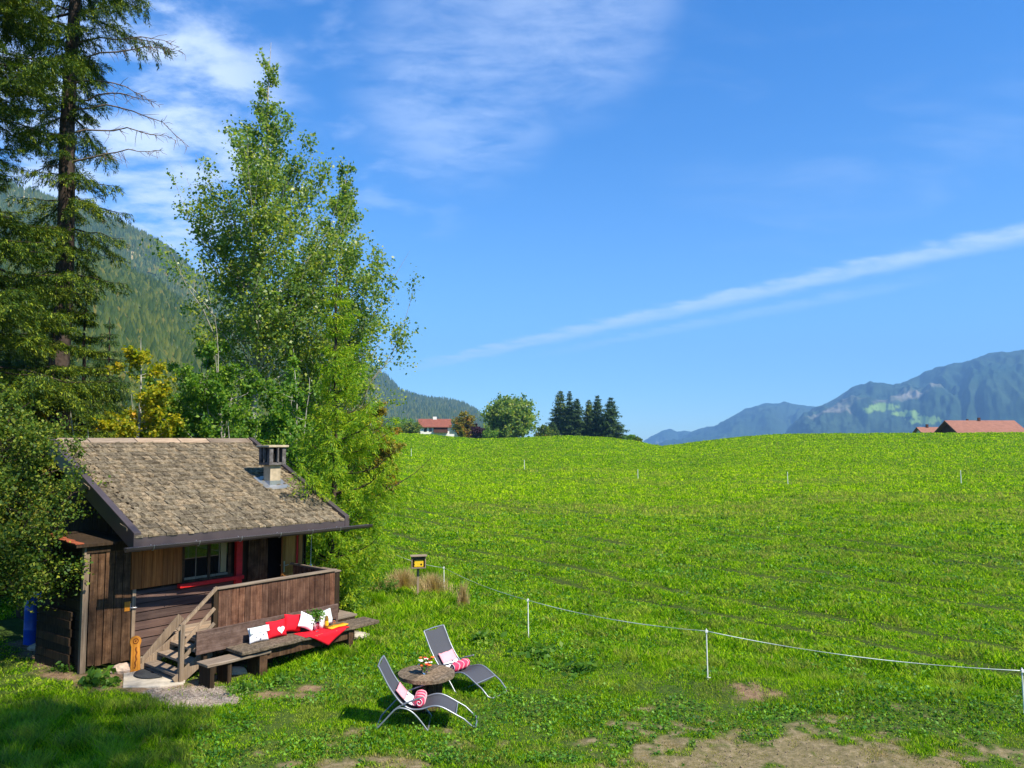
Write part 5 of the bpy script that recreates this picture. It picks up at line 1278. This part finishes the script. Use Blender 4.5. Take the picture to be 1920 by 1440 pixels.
q = MB(); q.lathe([(0, 0), (0.05, 0), (0.06, 0.08), (0.05, 0.18), (0.035, 0.22), (0.05, 0.26), (0.04, 0.26), (0.028, 0.22), (0.0, 0.20)], 20); q.build('body', M['white_fab'], pv)
q = MB(); q.tube([(0.055, 0, 0.20), (0.09, 0, 0.18), (0.09, 0, 0.12), (0.058, 0, 0.09)], 0.007, 6); q.build('handle', M['white_fab'], pv)
bo = thing('wine_bottle', 'amber wine bottle with white neck foil on the bench', 'bottle', hut_world(2.72, 2.50, 0.534), ROT)
q = MB(); q.lathe([(0, 0), (0.036, 0), (0.038, 0.02), (0.038, 0.19), (0.030, 0.225), (0.015, 0.25), (0.0145, 0.30), (0, 0.30)], 18); q.build('body', M['bottle'], bo)
q = MB(); q.lathe([(0.0165, 0.25), (0.0165, 0.315), (0, 0.316)], 14); q.build('foil', M['white_petal'], bo); q = MB(); q.lathe([(0.0395, 0.06), (0.0395, 0.15)], 18); q.build('bottle_label', M['yellow'], bo)
for i, (uu, vv, lb) in enumerate(((2.46, 2.56, 'stemmed glass standing left of the wine bottle'), (2.84, 2.58, 'stemmed glass standing right of the wine bottle'))):
    g = thing('wine_glass', lb, 'glass', hut_world(uu, vv, 0.534), ROT, 'wine glasses on the bench')
    q = MB(); q.lathe([(0, 0.0), (0.032, 0.0), (0.030, 0.004), (0.004, 0.008), (0.004, 0.085)], 16); q.build('stem', M['glass'], g)
    q = MB(); q.lathe([(0.004, 0.085), (0.030, 0.10), (0.038, 0.13), (0.033, 0.175), (0.031, 0.175), (0.036, 0.13), (0.028, 0.103), (0.0, 0.09)], 16); q.build('bowl', M['glass'], g)

# ------------------------------------------------------------------ round table
tc_ = at_z(799, 1330); TX, TY = tc_[0], tc_[1]
TZ = 0.56
tb = thing('round_table', 'round weathered wooden table made like a cable drum', 'table', (TX, TY, gz(TX, TY)))
q = MB(); Rt = 0.45
edges = np.linspace(-Rt, Rt, 7)
for i in range(6):        # boards sawn to a disc
    y0, y1 = edges[i] + 0.003, edges[i + 1] - 0.003; ys = np.linspace(y0, y1, 6)
    top = []; 
    L_ = [(-math.sqrt(max(Rt ** 2 - y * y, 0.0004)), y) for y in ys]; Rr = [(math.sqrt(max(Rt ** 2 - y * y, 0.0004)), y) for y in ys[::-1]]
    pl_ = Rr + L_; n = len(pl_); dz = rnd.uniform(-0.003, 0.003)
    q.add([(x, y, TZ - 0.055 + dz) for x, y in pl_] + [(x, y, TZ + dz) for x, y in pl_], [tuple(range(n)), tuple(range(n, 2 * n))[::-1]] + [(i_, n + i_, n + (i_ + 1) % n, (i_ + 1) % n) for i_ in range(n)])
tp = q.build('tabletop', M['seat_wood'], tb); tp.rotation_euler = (0, 0, R(65))
q = MB()
for k in range(12):
    th = 2 * math.pi * k / 12; Mx = Matrix.Rotation(th, 4, 'Z'); q.box(0.125, 0.15, -0.034, 0.034, 0.03, TZ - 0.055, Mx)
q.build('drum_core', M['post_wood'], tb)
q = MB(); q.lathe([(0, 0.035), (0.27, 0.035), (0.27, -0.03), (0, -0.03)], 28, smooth=False); q.build('base', M['wall_dark'], tb)
for k in range(3):
    th = 2 * math.pi * k / 3 + 0.5; q = MB(); Mx = Matrix.Rotation(th, 4, 'Z'); q.box(0.15, 0.27, -0.02, 0.02, 0.035, 0.42, Mx); q.build('brace', M['post_wood'], tb)
fv = thing('flower_vase', 'small glass vase of orange and white flowers on the round table', 'vase', (*at_z(797, 1264, TZ + gz(TX, TY))[:2], gz(TX, TY) + TZ + 0.003))
q = MB(); q.lathe([(0, 0), (0.035, 0), (0.042, 0.03), (0.03, 0.08), (0.035, 0.10), (0.031, 0.10), (0.026, 0.08), (0.0, 0.01)], 18); q.build('jar', M['glass'], fv)
for nm, mt, cnt, sd in (('orange_flowers', 'orange_petal', 9, 1), ('white_flowers', 'white_petal', 8, 2), ('red_flowers', 'red_petal', 6, 3)):
    r_ = random.Random(sd + 10); q = MB()
    for k in range(cnt):
        a_ = r_.uniform(0, 6.28); d_ = r_.uniform(0.01, 0.12); c = (d_ * math.cos(a_), d_ * math.sin(a_), 0.185 + r_.uniform(-0.06, 0.07))
        for pk in range(7):
            b_ = pk * 2 * math.pi / 7; q.ball((c[0] + 0.021 * math.cos(b_), c[1] + 0.021 * math.sin(b_), c[2] + 0.003), 0.017, 1, 1, 0.5, 6, 4)
        q.ball(c, 0.011, n=6, m=4); q.tube([(0, 0, 0.05), c], 0.002, 4)
    q.build(nm, M[mt], fv)
rg = np.random.default_rng(8); PP = rg.normal(0, 0.045, (70, 3)) + np.array([0, 0, 0.15]); V, Fq = leaf_quads(PP, 0.05, rg); link('leaves', fast_mesh('leaves', V, Fq, [M['weed']]), fv)

# ------------------------------------------------------------------ loungers
def catmull(pts, n=6):
    out = []; P_ = [Vector(p_) for p_ in pts]
    for i in range(len(P_) - 1):
        p0, p1, p2, p3 = P_[max(i - 1, 0)], P_[i], P_[i + 1], P_[min(i + 2, len(P_) - 1)]
        for k in range(n):
            t = k / n; out.append(0.5 * ((2 * p1) + (p2 - p0) * t + (2 * p0 - 5 * p1 + 4 * p2 - p3) * t * t + (3 * p1 - p0 - 3 * p2 + p3) * t ** 3))
    out.append(P_[-1]); return out
HW = 0.27
LSIDE = [(0.03, 0.93), (0.08, 0.84), (0.20, 0.62), (0.36, 0.41), (0.50, 0.315), (0.66, 0.305), (0.84, 0.35), (0.98, 0.33), (1.18, 0.225)]
def lounger(label):
    root = thing('sun_lounger', label, 'lounger', (0, 0, 0), 0, 'reclining loungers at the round table')
    prof = catmull([(x, 0, z) for x, z in LSIDE], 6)
    q = MB(); m = len(prof); nw = 6; V = []
    for i, p_ in enumerate(prof):
        t = i / (m - 1); hw = HW * min(1.0, 0.74 + 0.26 * min(1, t / 0.03) ** 0.5) if t < 0.03 else HW
        for k in range(nw + 1):
            a_ = k / nw * 2 - 1; V.append((p_.x + 0.012 * (1 - a_ * a_) * 0.6, a_ * hw, p_.z - 0.028 * (1 - a_ * a_)))
    Fs = [(i * (nw + 1) + k, (i + 1) * (nw + 1) + k, (i + 1) * (nw + 1) + k + 1, i * (nw + 1) + k + 1) for i in range(m - 1) for k in range(nw)]
    q.add(V, Fs, True); o = q.build('fabric', M['mesh_grey'], root); s_ = o.modifiers.new('thick', 'SOLIDIFY'); s_.thickness = 0.006
    # frame tube round the fabric and on to the foot loop
    side = [(p_.x, p_.z) for p_ in prof]
    loop = [(x, -HW - 0.004, z) for x, z in side] + [(1.30, -HW, 0.16), (1.42, -HW + 0.01, 0.05), (1.47, -HW + 0.06, 0.02)]
    loop2 = [(x, -y, z) for x, y, z in loop][::-1]
    q = MB(); q.tube(loop + [(1.48, 0, 0.018)] + loop2, 0.0125, 8); q.tube([(0.03, -HW, 0.93), (0.022, 0, 0.938), (0.03, HW, 0.93)], 0.0125, 8); q.tube([(1.18, -HW, 0.22), (1.18, HW, 0.22)], 0.010, 6)
    q.build('frame', M['alu'], root)
    for sg in (-1, 1):
        y = sg * (HW + 0.035)
        q = MB(); q.tube(catmull([(0.0, y, 0.012), (0.15, y, 0.17), (0.30, y, 0.32), (0.44, y, 0.40), (0.62, y, 0.46)], 4), 0.0125, 8); q.build('rear_leg', M['alu'], root)
        q = MB(); q.tube(catmull([(0.27, y, 0.30), (0.36, y, 0.335), (0.50, y, 0.30), (0.62, y, 0.20), (0.77, y, 0.012)], 5), 0.0125, 8); q.build('front_leg', M['alu'], root)
        q = MB(); q.beam((0.50, y, 0.425), (0.70, y, 0.49), 0.035, 0.02); q.build('armrest', M['alu'], root, 0.006)
        q = MB(); q.ball((0.38, sg * (HW + 0.02), 0.375), 0.022, 1, 1.4, 1); q.build('hinge', M['black'], root)
    q = MB(); q.tube([(0.0, -HW - 0.035, 0.012), (0.0, HW + 0.035, 0.012)], 0.0125, 8); q.build('floor_bar', M['alu'], root); q = MB(); q.tube([(0.77, -HW - 0.035, 0.012), (0.77, HW + 0.035, 0.012)], 0.0125, 8); q.build('floor_bar', M['alu'], root)
    return root
def place_lounger(o, nearfoot, az_deg):
    """put the right rear foot (local y=-HW side) at nearfoot; heading az clockwise from +Y"""
    h = R(90 - az_deg); o.rotation_euler = (0, 0, h); off = Matrix.Rotation(h, 3, 'Z') @ Vector((0, -HW - 0.035, 0))
    x, y = nearfoot[0] - off.x, nearfoot[1] - off.y; o.location = (x, y, gz(x, y) + 0.008); return o
l1 = lounger('grey lounger nearest the viewer, left of the round table, facing right')
l2 = copy_tree(l1); l2['label'] = 'grey lounger behind the round table, facing the lower right'
place_lounger(l1, at_z(703, 1374), 89); _h = (math.sin(R(124)), math.cos(R(124))); _f = at_z(913, 1312); place_lounger(l2, (_f[0] - _h[0] * 1.43, _f[1] - _h[1] * 1.43), 124)
def seat_point(s):
    prof = catmull([(x, 0, z) for x, z in LSIDE], 6); xs = [p_.x for p_ in prof]; zs = [p_.z for p_ in prof]; return float(np.interp(s, xs, zs))
def blanket(lg, label, sd):
    o = bpy.data.objects.new('blanket', None); C.objects.link(o); o.matrix_world = Matrix.Translation(lg.location) @ Matrix.Rotation(lg.rotation_euler.z, 4, 'Z'); tag(o, label, 'blanket', 'pink blankets on the loungers')
    ss = np.linspace(0.26, 0.58, 14)
    for nm, a0, a1, mt in (('pink_band', 0, 5, 'pink_fab'), ('white_band', 5, 10, 'white_fab'), ('rose_band', 10, 13, 'pink_fab')):
        q = MB(); V = []; k5 = np.linspace(-0.19, 0.19, 7)
        idx = range(a0, a1 + 1)
        for i in idx:
            for y in k5: V.append((ss[i] + 0.02, y + 0.01 * math.sin(ss[i] * 20 + sd), seat_point(ss[i]) + 0.028 - 0.025 * (1 - (y / HW) ** 2) + 0.006 * math.sin(y * 30 + sd)))
        nn_ = len(idx); q.add(V, [(i * 7 + k, (i + 1) * 7 + k, (i + 1) * 7 + k + 1, i * 7 + k + 1) for i in range(nn_ - 1) for k in range(6)], True)
        ob = q.build(nm, M[mt], o); s_ = ob.modifiers.new('thick', 'SOLIDIFY'); s_.thickness = 0.022; s_.offset = 1
    q = MB()
    for (s, y) in ((0.40, 0.05),):
        z_ = seat_point(s) + 0.04; q.box(s + 0.005, s + 0.04, y - 0.008, y + 0.008, z_ - .01, z_ + 0.012)
    q.build('motif', M['grey_print'], o); return o
def roll(lg, label, sd):
    o = bpy.data.objects.new('rolled_towel', None); C.objects.link(o); o.matrix_world = Matrix.Translation(lg.location) @ Matrix.Rotation(lg.rotation_euler.z, 4, 'Z'); tag(o, label, 'towel', 'rolled towels on the loungers')
    zc = seat_point(0.62) + 0.075; q = MB(); q.tube([(0.63 + 0.004 * math.sin(y * 30), y, zc) for y in np.linspace(-0.21, 0.21, 10)], [0.062, 0.075, 0.078, 0.076, 0.078, 0.077, 0.078, 0.076, 0.075, 0.062], 16); q.build('towel', M['rose_fab'], o)
    for k, y in enumerate((-0.215, 0.215)):
        q = MB()
        sp = [(0.63 + (0.008 + 0.0062 * t) * math.cos(t), y, zc + (0.008 + 0.0062 * t) * math.sin(t)) for t in np.linspace(0, 8, 26)]
        q.tube(sp, 0.005, 5); q.build('spiral_end', M['white_fab'], o)
    for y in (-0.12, 0.0, 0.12):
        q = MB(); q.tube([(0.63 + 0.079 * math.cos(t), y + 0.02 * math.sin(t * 3), zc + 0.079 * math.sin(t)) for t in np.linspace(0, 2 * math.pi, 18)[:-1]], 0.012, 5, closed=True); q.build('pale_stripe', M['pink_fab'], o)
blanket(l1, 'pink and white folded blanket on the nearer lounger', 1); roll(l1, 'rolled red and pink towel on the nearer lounger', 1)
blanket(l2, 'pink and white folded blanket on the farther lounger', 2); roll(l2, 'rolled red and pink towel on the farther lounger', 2)

# ------------------------------------------------------------------ fences
def fence_post(loc, h, label, group, r=0.0115):
    o = thing('fence_post', label, 'fence post', loc, 0, group)
    q = MB(); q.tube([(0.012, 0, -0.12), (0.004, 0, h * 0.5), (0, 0, h)], [r, r, r * 0.9], 8); q.build('stake', M['post_white'], o)
    q = MB(); q.box(-0.022, 0.022, -0.03, -0.008, h - 0.06, h - 0.02); q.box(-0.015, 0.06, -0.02, -0.01, 0.03, 0.045); q.build('tape_clip', M['post_white'], o); return o
POSTS = [((832, 1112), 1062, 'white fence post nearest the yellow fence charger'), ((990, 1198), 1122, 'white fence post behind the two loungers'), ((1326, 1274), 1179, 'white fence post in the middle of the near fence'), ((1920, 1340), 1253, 'white fence post at the right edge')]
tops = []
for (b, ty, lb) in POSTS:
    g_ = ground_hit(*b); D_ = math.hypot(g_[0], g_[1]); d = pix_dir(b[0], ty); hh_ = EYE + D_ * d[2] / math.hypot(d[0], d[1]) - g_[2]
    fence_post((g_[0], g_[1], g_[2]), hh_, lb, 'white posts of the near electric fence'); tops.append(Vector((g_[0], g_[1] - 0.02, g_[2] + hh_ - 0.035)))
e0 = Vector(at_z(742, 1040, 0.95)); e0 = Vector((-3.35, 22.6, 0.95)); pts = [e0] + tops + [tops[-1] + (tops[-1] - tops[-2])]
for i in range(len(pts) - 1):
    a, b = pts[i], pts[i + 1]; q = MB(); n = 26; V = []; sag = 0.05 + 0.02 * i
    if i == len(pts) - 2: b = a.lerp(b, 0.6)
    for k in range(n + 1):
        t = k / n; c = a.lerp(b, t) - Vector((0, 0, sag * 4 * t * (1 - t))); tw = 0.5 * math.sin(t * 14 + i); 
        w = 0.006; V += [c + Vector((0, w * math.sin(tw), -w * math.cos(tw))), c + Vector((0, -w * math.sin(tw), w * math.cos(tw)))]
    q.add(V, [(2 * k, 2 * k + 2, 2 * k + 3, 2 * k + 1) for k in range(n)], True)
    o = q.build('fence_tape', M['tape']); s_ = o.modifiers.new('thick', 'SOLIDIFY'); s_.thickness = 0.002
    tag(o, ['fence tape left of the first near post, passing the charger box', 'fence tape span ending behind the loungers', 'fence tape span in the middle of the near fence', 'long fence tape span towards the right edge', 'last bit of fence tape leaving the picture at right'][i], 'fence tape', 'tape spans of the near fence')
for (b, ty, lb) in [((771, 856), 841, 'far fence post at the left, below the white house'), ((983, 881), 862, 'far fence post below the big round tree'), ((1196, 898), 880, 'far fence post in the middle of the meadow'), ((1477, 908), 885, 'far fence post right of the middle'), ((1802, 906), 882, 'far fence post at the right')]:
    g_ = ground_hit(*b); D_ = math.hypot(g_[0], g_[1]); d = pix_dir(b[0], ty); hh_ = EYE + D_ * d[2] / math.hypot(d[0], d[1]) - g_[2]
    fence_post((g_[0], g_[1], g_[2]), max(0.5, hh_), lb, 'posts of the far fence across the meadow', 0.022)
# charger box
cx_, cy_ = at_z(785, 1058, 1.0)[:2]
eb = thing('fence_charger', 'yellow fence charger in an open wooden box on a stake', 'fence charger', (cx_, cy_, gz(cx_, cy_)), R(12))
q = MB(); w, h0, h1, dp_ = 0.19, 0.83, 1.15, 0.16
q.box(-w, w, dp_ - 0.02, dp_, h0, h1); q.box(-w, -w + 0.025, 0, dp_ - 0.021, h0, h1); q.box(w - 0.025, w, 0, dp_ - 0.021, h0, h1); q.box(-w + 0.026, w - 0.026, 0, dp_ - 0.021, h0, h0 + 0.025); 
q.box(-w - 0.03, w + 0.03, -0.05, dp_ + 0.02, h1 + 0.001, h1 + 0.026); q.build('box', M['grey_wood'], eb, 0.003)
q = MB(); q.box(-w + 0.07, w - 0.05, 0.04, dp_ - 0.022, h0 + 0.03, h0 + 0.22); q.build('device', M['yellow'], eb, 0.02)
q = MB(); q.box(-w + 0.05, -w + 0.085, 0.03, 0.045, h0 + 0.17, h0 + 0.20); q.box(-w + 0.045, -w + 0.09, 0.03, 0.045, h0 + 0.10, h0 + 0.12); q.ball((0.07, 0.042, h0 + 0.10), 0.03, 1, 0.3, 1); q.build('knob', M['black'], eb)
q = MB(); q.box(-0.03, 0.03, dp_ + 0.001, dp_ + 0.05, -0.1, h1); q.build('stake', M['grey_wood_z'], eb)

# ------------------------------------------------------------------ weeds and tufts
def weed(name, label, loc, n, rad, h, leaf, mat, seed, cat='plant', stems=10, aspect=0.6, group=None):
    rng = np.random.default_rng(seed); root = thing(name, label, cat, loc, 0, group); paths = []; Pl = []
    for s in range(stems):
        a_ = rng.uniform(0, 6.28); d_ = rad * rng.uniform(0.1, 1.0); hh = h * rng.uniform(0.55, 1.0) * (1 - 0.4 * d_ / rad)
        k = np.linspace(0, 1, 5)[:, None]; pts = np.array([[0, 0, -0.02]]) * (1 - k) + np.array([[math.cos(a_) * d_, math.sin(a_) * d_, hh]]) * k; pts[:, :2] *= (k ** 0.4); paths.append((pts, np.linspace(0.005, 0.002, 5)))
        m = n // stems; t = rng.uniform(0.15, 1, m)[:, None]; Pl.append(pts[0] * (1 - t) + pts[-1] * t + rng.normal(0, 0.05 * h + leaf * 0.3, (m, 3)))
    V, Fq = limb_mesh(paths, 4); link('stems', fast_mesh('stems', V, Fq, [M['weed']], True), root)
    V, Fq = leaf_quads(np.concatenate(Pl), leaf, rng, aspect=aspect); link('leaves', fast_mesh('leaves', V, Fq, [mat]), root); return root
def at_ground(px, py):
    g_ = ground_hit(px, py); return (g_[0], g_[1], g_[2])
weed('leafy_weed', 'bright leafy weed at the foot of the shed corner post', at_ground(178, 1285), 90, 0.28, 0.35, 0.15, M['weed'], 1, stems=12)
weed('leafy_weed', 'smaller weed beside the stone at the plank door', at_ground(208, 1288), 50, 0.18, 0.22, 0.12, M['weed'], 2, stems=8)
weed('leafy_weed', 'low weed between dirt patch and shed wall', at_ground(120, 1262), 120, 0.35, 0.22, 0.07, M['weed'], 3, stems=12)
weed('flowering_weed', 'bushy weed with yellow flowers right of the porch', at_ground(720, 1115), 900, 0.55, 0.62, 0.05, M['weed'], 4, stems=26)
weed('leafy_weed', 'dark green nettles beside the bench end', at_ground(655, 1150), 1100, 0.55, 0.60, 0.07, M['willow'], 5, stems=26)
weed('leafy_weed', 'nettles at the foot of the larch', at_ground(668, 1118), 1100, 0.60, 0.65, 0.08, M['weed'], 6, stems=26)
weed('leafy_weed', 'leafy weeds along the porch corner', at_ground(640, 1128), 700, 0.4, 0.5, 0.07, M['willow'], 16, stems=20)
weed('yellow_flowers', 'yellow blossoms over the weed bush right of the porch', (at_ground(705, 1112)[0], at_ground(705, 1112)[1], 0.25), 90, 0.45, 0.50, 0.04, M['yellow_fl'], 7, stems=18)
weed('dock_plant', 'clump of broad dock leaves behind the far lounger', at_ground(1010, 1230), 260, 0.75, 0.22, 0.13, M['weed'], 8, stems=26)
weed('dock_plant', 'clump of broad dock leaves right of the fence post behind the loungers', at_ground(1090, 1262), 240, 0.8, 0.2, 0.12, M['weed'], 9, stems=26)
weed('dock_plant', 'dark leaf clump left of the middle fence post', at_ground(900, 1205), 200, 0.6, 0.25, 0.12, M['willow'], 10, stems=22)
weed('dock_plant', 'leaf clump in front of the bench, above the gravel', at_ground(520, 1282), 160, 0.4, 0.22, 0.07, M['weed'], 11, stems=18)
weed('dock_plant', 'leaf clump at the right end of the gravel patch', at_ground(455, 1300), 160, 0.35, 0.2, 0.07, M['weed'], 12, stems=18)
def tuft(name, label, loc, n, rad, h, mat, seed, w=0.012, lean=0.45):
    rng = np.random.default_rng(seed); a_ = rng.uniform(0, 6.28, n); d_ = np.abs(np.clip(rng.normal(0, rad * 0.5, n), -rad * 1.15, rad * 1.15)); x, y = loc[0] + d_ * np.cos(a_), loc[1] + d_ * np.sin(a_)
    h = h * np.exp(-(d_ / (rad * 1.1)) ** 2)
    V, Fs, k = blades(x, y, h * rng.uniform(0.5, 1.1, n), w * rng.uniform(0.6, 1.3, n), lean, seed, True)
    V = V - np.array(loc); o = link(name, fast_mesh(name, V, Fs, [mat])); o.location = loc; tag(o, label, 'grass tuft'); return o
tuft('dry_grass_tuft', 'brown dead grass tuft below the yellow charger box', at_ground(755, 1105), 1500, 0.75, 0.62, M['straw'], 1)
tuft('dry_grass_tuft', 'straw coloured grass around the first near fence post', at_ground(812, 1112), 1000, 0.6, 0.6, M['straw'], 2)
tuft('dry_grass_tuft', 'single upright straw tuft right of the first near post', at_ground(868, 1140), 500, 0.16, 0.70, M['straw'], 3, lean=0.22)
tuft('green_grass_tuft', 'tall green grass tuft behind the dry ones', at_ground(790, 1090), 1600, 1.0, 0.6, M['grass'], 4)
tuft('green_grass_tuft', 'lush grass between the weeds and the dry tuft', at_ground(700, 1140), 2400, 0.6, 0.42, M['grass'], 5)
tuft('green_grass_tuft', 'long grass at the right bench leg', at_ground(640, 1232), 900, 0.25, 0.26, M['grass'], 6)
tuft('green_grass_tuft', 'long grass left of the near bench leg', at_ground(520, 1272), 700, 0.4, 0.22, M['grass'], 7)

# loose stones on the bare ground (nobody could count them)
def pebbles(name, label, polys, n, smin, smax, mat, seed, grow):
    rng = np.random.default_rng(seed); allx = [q for P_ in polys for q in P_]; x0, x1 = min(q[0] for q in allx), max(q[0] for q in allx); y0, y1 = min(q[1] for q in allx), max(q[1] for q in allx)
    x = rng.uniform(x0, x1, n * 4); y = rng.uniform(y0, y1, n * 4); d = np.minimum.reduce([poly_dist(x, y, P_) for P_ in polys]); k_ = d < grow * rng.uniform(-0.4, 1, n * 4); x, y = x[k_][:n], y[k_][:n]; n = len(x)
    z = ground_z(x, y) + 0.012; s_ = smin + (smax - smin) * rng.uniform(0, 1, n) ** 3
    O = np.array([[1, 0, 0], [0.2, 1, 0], [-1, 0.1, 0], [0, -1, 0], [0.1, 0, 0.7], [0, 0.1, -0.7]]); F_ = np.array([[0, 1, 4], [1, 2, 4], [2, 3, 4], [3, 0, 4], [1, 0, 5], [2, 1, 5], [3, 2, 5], [0, 3, 5]])
    a_ = rng.uniform(0, 6.28, n); V = O[None] * rng.uniform(0.6, 1.3, (n, 6, 3)) * s_[:, None, None]; c_, s2 = np.cos(a_)[:, None], np.sin(a_)[:, None]
    V = np.stack([V[..., 0] * c_ - V[..., 1] * s2, V[..., 0] * s2 + V[..., 1] * c_, V[..., 2]], -1) + np.stack([x, y, z], -1)[:, None]
    o = link(name, fast_mesh(name, V.reshape(-1, 3), (np.arange(n)[:, None, None] * 6 + F_[None]).reshape(-1, 3), [mat])); tag(o, label, 'gravel', kind='stuff')
pebbles('gravel', 'loose pale gravel on the path in front of the porch stairs', PATCH_GRAVEL[:1], 2600, 0.004, 0.016, M['gravel_stone'], 1, 0.3)
pebbles('loose_soil', 'clods and small stones on the trampled bare ground', PATCH_DRY + PATCH_DIRT, 5200, 0.004, 0.018, M['stone_small'], 2, 0.7)

# broad leaved ground cover mixed into the grass
rg = np.random.default_rng(77); n_ = 90000
az_ = rg.uniform(R(-22), R(36), n_); rr_ = 10.5 + 30 * rg.uniform(0, 1, n_) ** 1.6; gx, gy = rr_ * np.sin(az_), rr_ * np.cos(az_)
cl_ = fbm(gx * 0.9, gy * 0.9, 91, 4); m1, m2, m3 = masks(gx, gy); bu, bv = hut_uv(gx, gy)
dl_ = np.min([np.abs(TRK_N[0] * (gx - TRK_A[0]) + TRK_N[1] * (gy - TRK_A[1]) - off_ + (fbm(gx * 0.15, gy * 0.15, 61, 2) - 0.5) * 1.2) for off_ in (0.0, 1.7, 5.2, 6.9, 11.5, 13.2)], 0)
kk_ = (dl_ > 0.45) & (cl_ > 0.50 + 0.10 * rg.uniform(-1, 1, n_)) & (np.maximum(np.maximum(m1, m2), m3) < 0.2) & ~((bv < 2.8) & (bu < 4.3) & (bv > -7))
gx, gy, rr_ = gx[kk_], gy[kk_], rr_[kk_]; PP = np.stack([gx, gy, ground_z(gx, gy) + rg.uniform(0.01, 0.09, len(gx))], -1)
V, Fq = leaf_quads(PP, 0.045 * (rr_ / 12) ** 0.7, rg, updir=1.2, aspect=0.8); o = link('ground_cover', fast_mesh('ground_cover', V, Fq, [M['clover']])); tag(o, 'clover and broad leaved weeds growing through the grass', 'ground cover', kind='stuff')

# ------------------------------------------------------------------ far houses
def gable_house(name, label, loc, rotz, w, d, wall_h, roof_h, oh, roofmat, front=None):
    """ridge along local x"""
    root = thing(name, label, 'house', loc, rotz)
    q = MB(); q.box(-w / 2, w / 2, -d / 2, d / 2, -2.5, wall_h)
    for sx in (-1, 1):
        q.add([(sx * w / 2, -d / 2, wall_h), (sx * w / 2, d / 2, wall_h), (sx * w / 2, 0, wall_h + roof_h * (1 - 0.04)), ], [(0, 1, 2) if sx > 0 else (0, 2, 1)])
    q.build('wall', M['house_wall'], root)
    q = MB(); sl = roof_h / (d / 2)
    for sy in (-1, 1):
        A = Vector((-w / 2 - oh, sy * (d / 2 + oh), wall_h - oh * sl + 0.12)); B = Vector((w / 2 + oh, sy * (d / 2 + oh), wall_h - oh * sl + 0.12)); Cc = Vector((w / 2 + oh, 0, wall_h + roof_h + 0.12)); Dd = Vector((-w / 2 - oh, 0, wall_h + roof_h + 0.12))
        V = [A, B, Cc, Dd] if sy < 0 else [B, A, Dd, Cc]; quadslab(q, *V, 0.22)
    rf = q.build('roof', roofmat, root); return root, rf
D = 245; p = far_pos(815, D)
s_ = (p[0], p[1], EYE + (826 - 817) / FPX * D)
hs, rf = gable_house('chalet', 'white house with red roof and brown balcony on the far crest', s_, R(6), 9.0, 8.0, 3.0, 2.2, 0.7, M['house_roof'])
q = MB(); q.box(-0.6, 0.6, -0.4, 0.4, 4.9, 6.0); q.build('chimney', M['house_wall'], rf)
q = MB(); q.box(-0.4, 4.0, -5.1, -3.98, 0.9, 1.9); q.box(-0.4, 4.0, -4.15, -4.02, 1.9, 2.9); q.build('balcony', M['house_wood'], hs)
for x in (-3.4, -1.8): q = MB(); q.box(x, x + 0.9, -4.06, -4.005, 1.2, 2.4); q.build('window', M['pane'], hs)
q = MB(); q.box(4.0, 6.0, -5.5, -4.6, -2.5, 0.5); q.build('terrace_wall', M['house_wall'], hs)
D = 175; p = far_pos(1838, D); zr = EYE + (826 - 794) / FPX * D
hs, rf = gable_house('farmhouse', 'large faded red roof behind the crest at the right edge', (p[0], p[1], zr - 6.2), R(0), 11.6, 8.6, 3.6, 2.5, 1.0, M['house_roof2'])
q = MB(); q.box(-0.35, 0.05, -0.3, 0.1, 5.6, 6.75); q.box(-2.4, -2.1, 0, 0.3, 5.6, 6.5); q.build('chimney', M['house_wood'], rf)
q = MB(); q.box(-5.88, -5.81, -4.25, 4.25, 1.2, 3.55); q.add([(-5.88, -4.25, 3.6), (-5.88, 4.25, 3.6), (-5.88, 0, 5.95)], [(0, 2, 1)]); q.build('gable_cladding', M['house_wood'], hs)
D = 185; p = far_pos(1745, D); zr = EYE + (826 - 804) / FPX * D
hs, rf = gable_house('barn', 'smaller low roof left of the large farmhouse roof', (p[0], p[1], zr - 4.5), R(0), 4.6, 5.0, 2.8, 1.6, 0.6, M['house_roof2'])
q = MB(); q.box(-0.9, -0.5, -0.3, 0.1, 3.9, 5.1); q.build('chimney', M['house_wood'], rf)
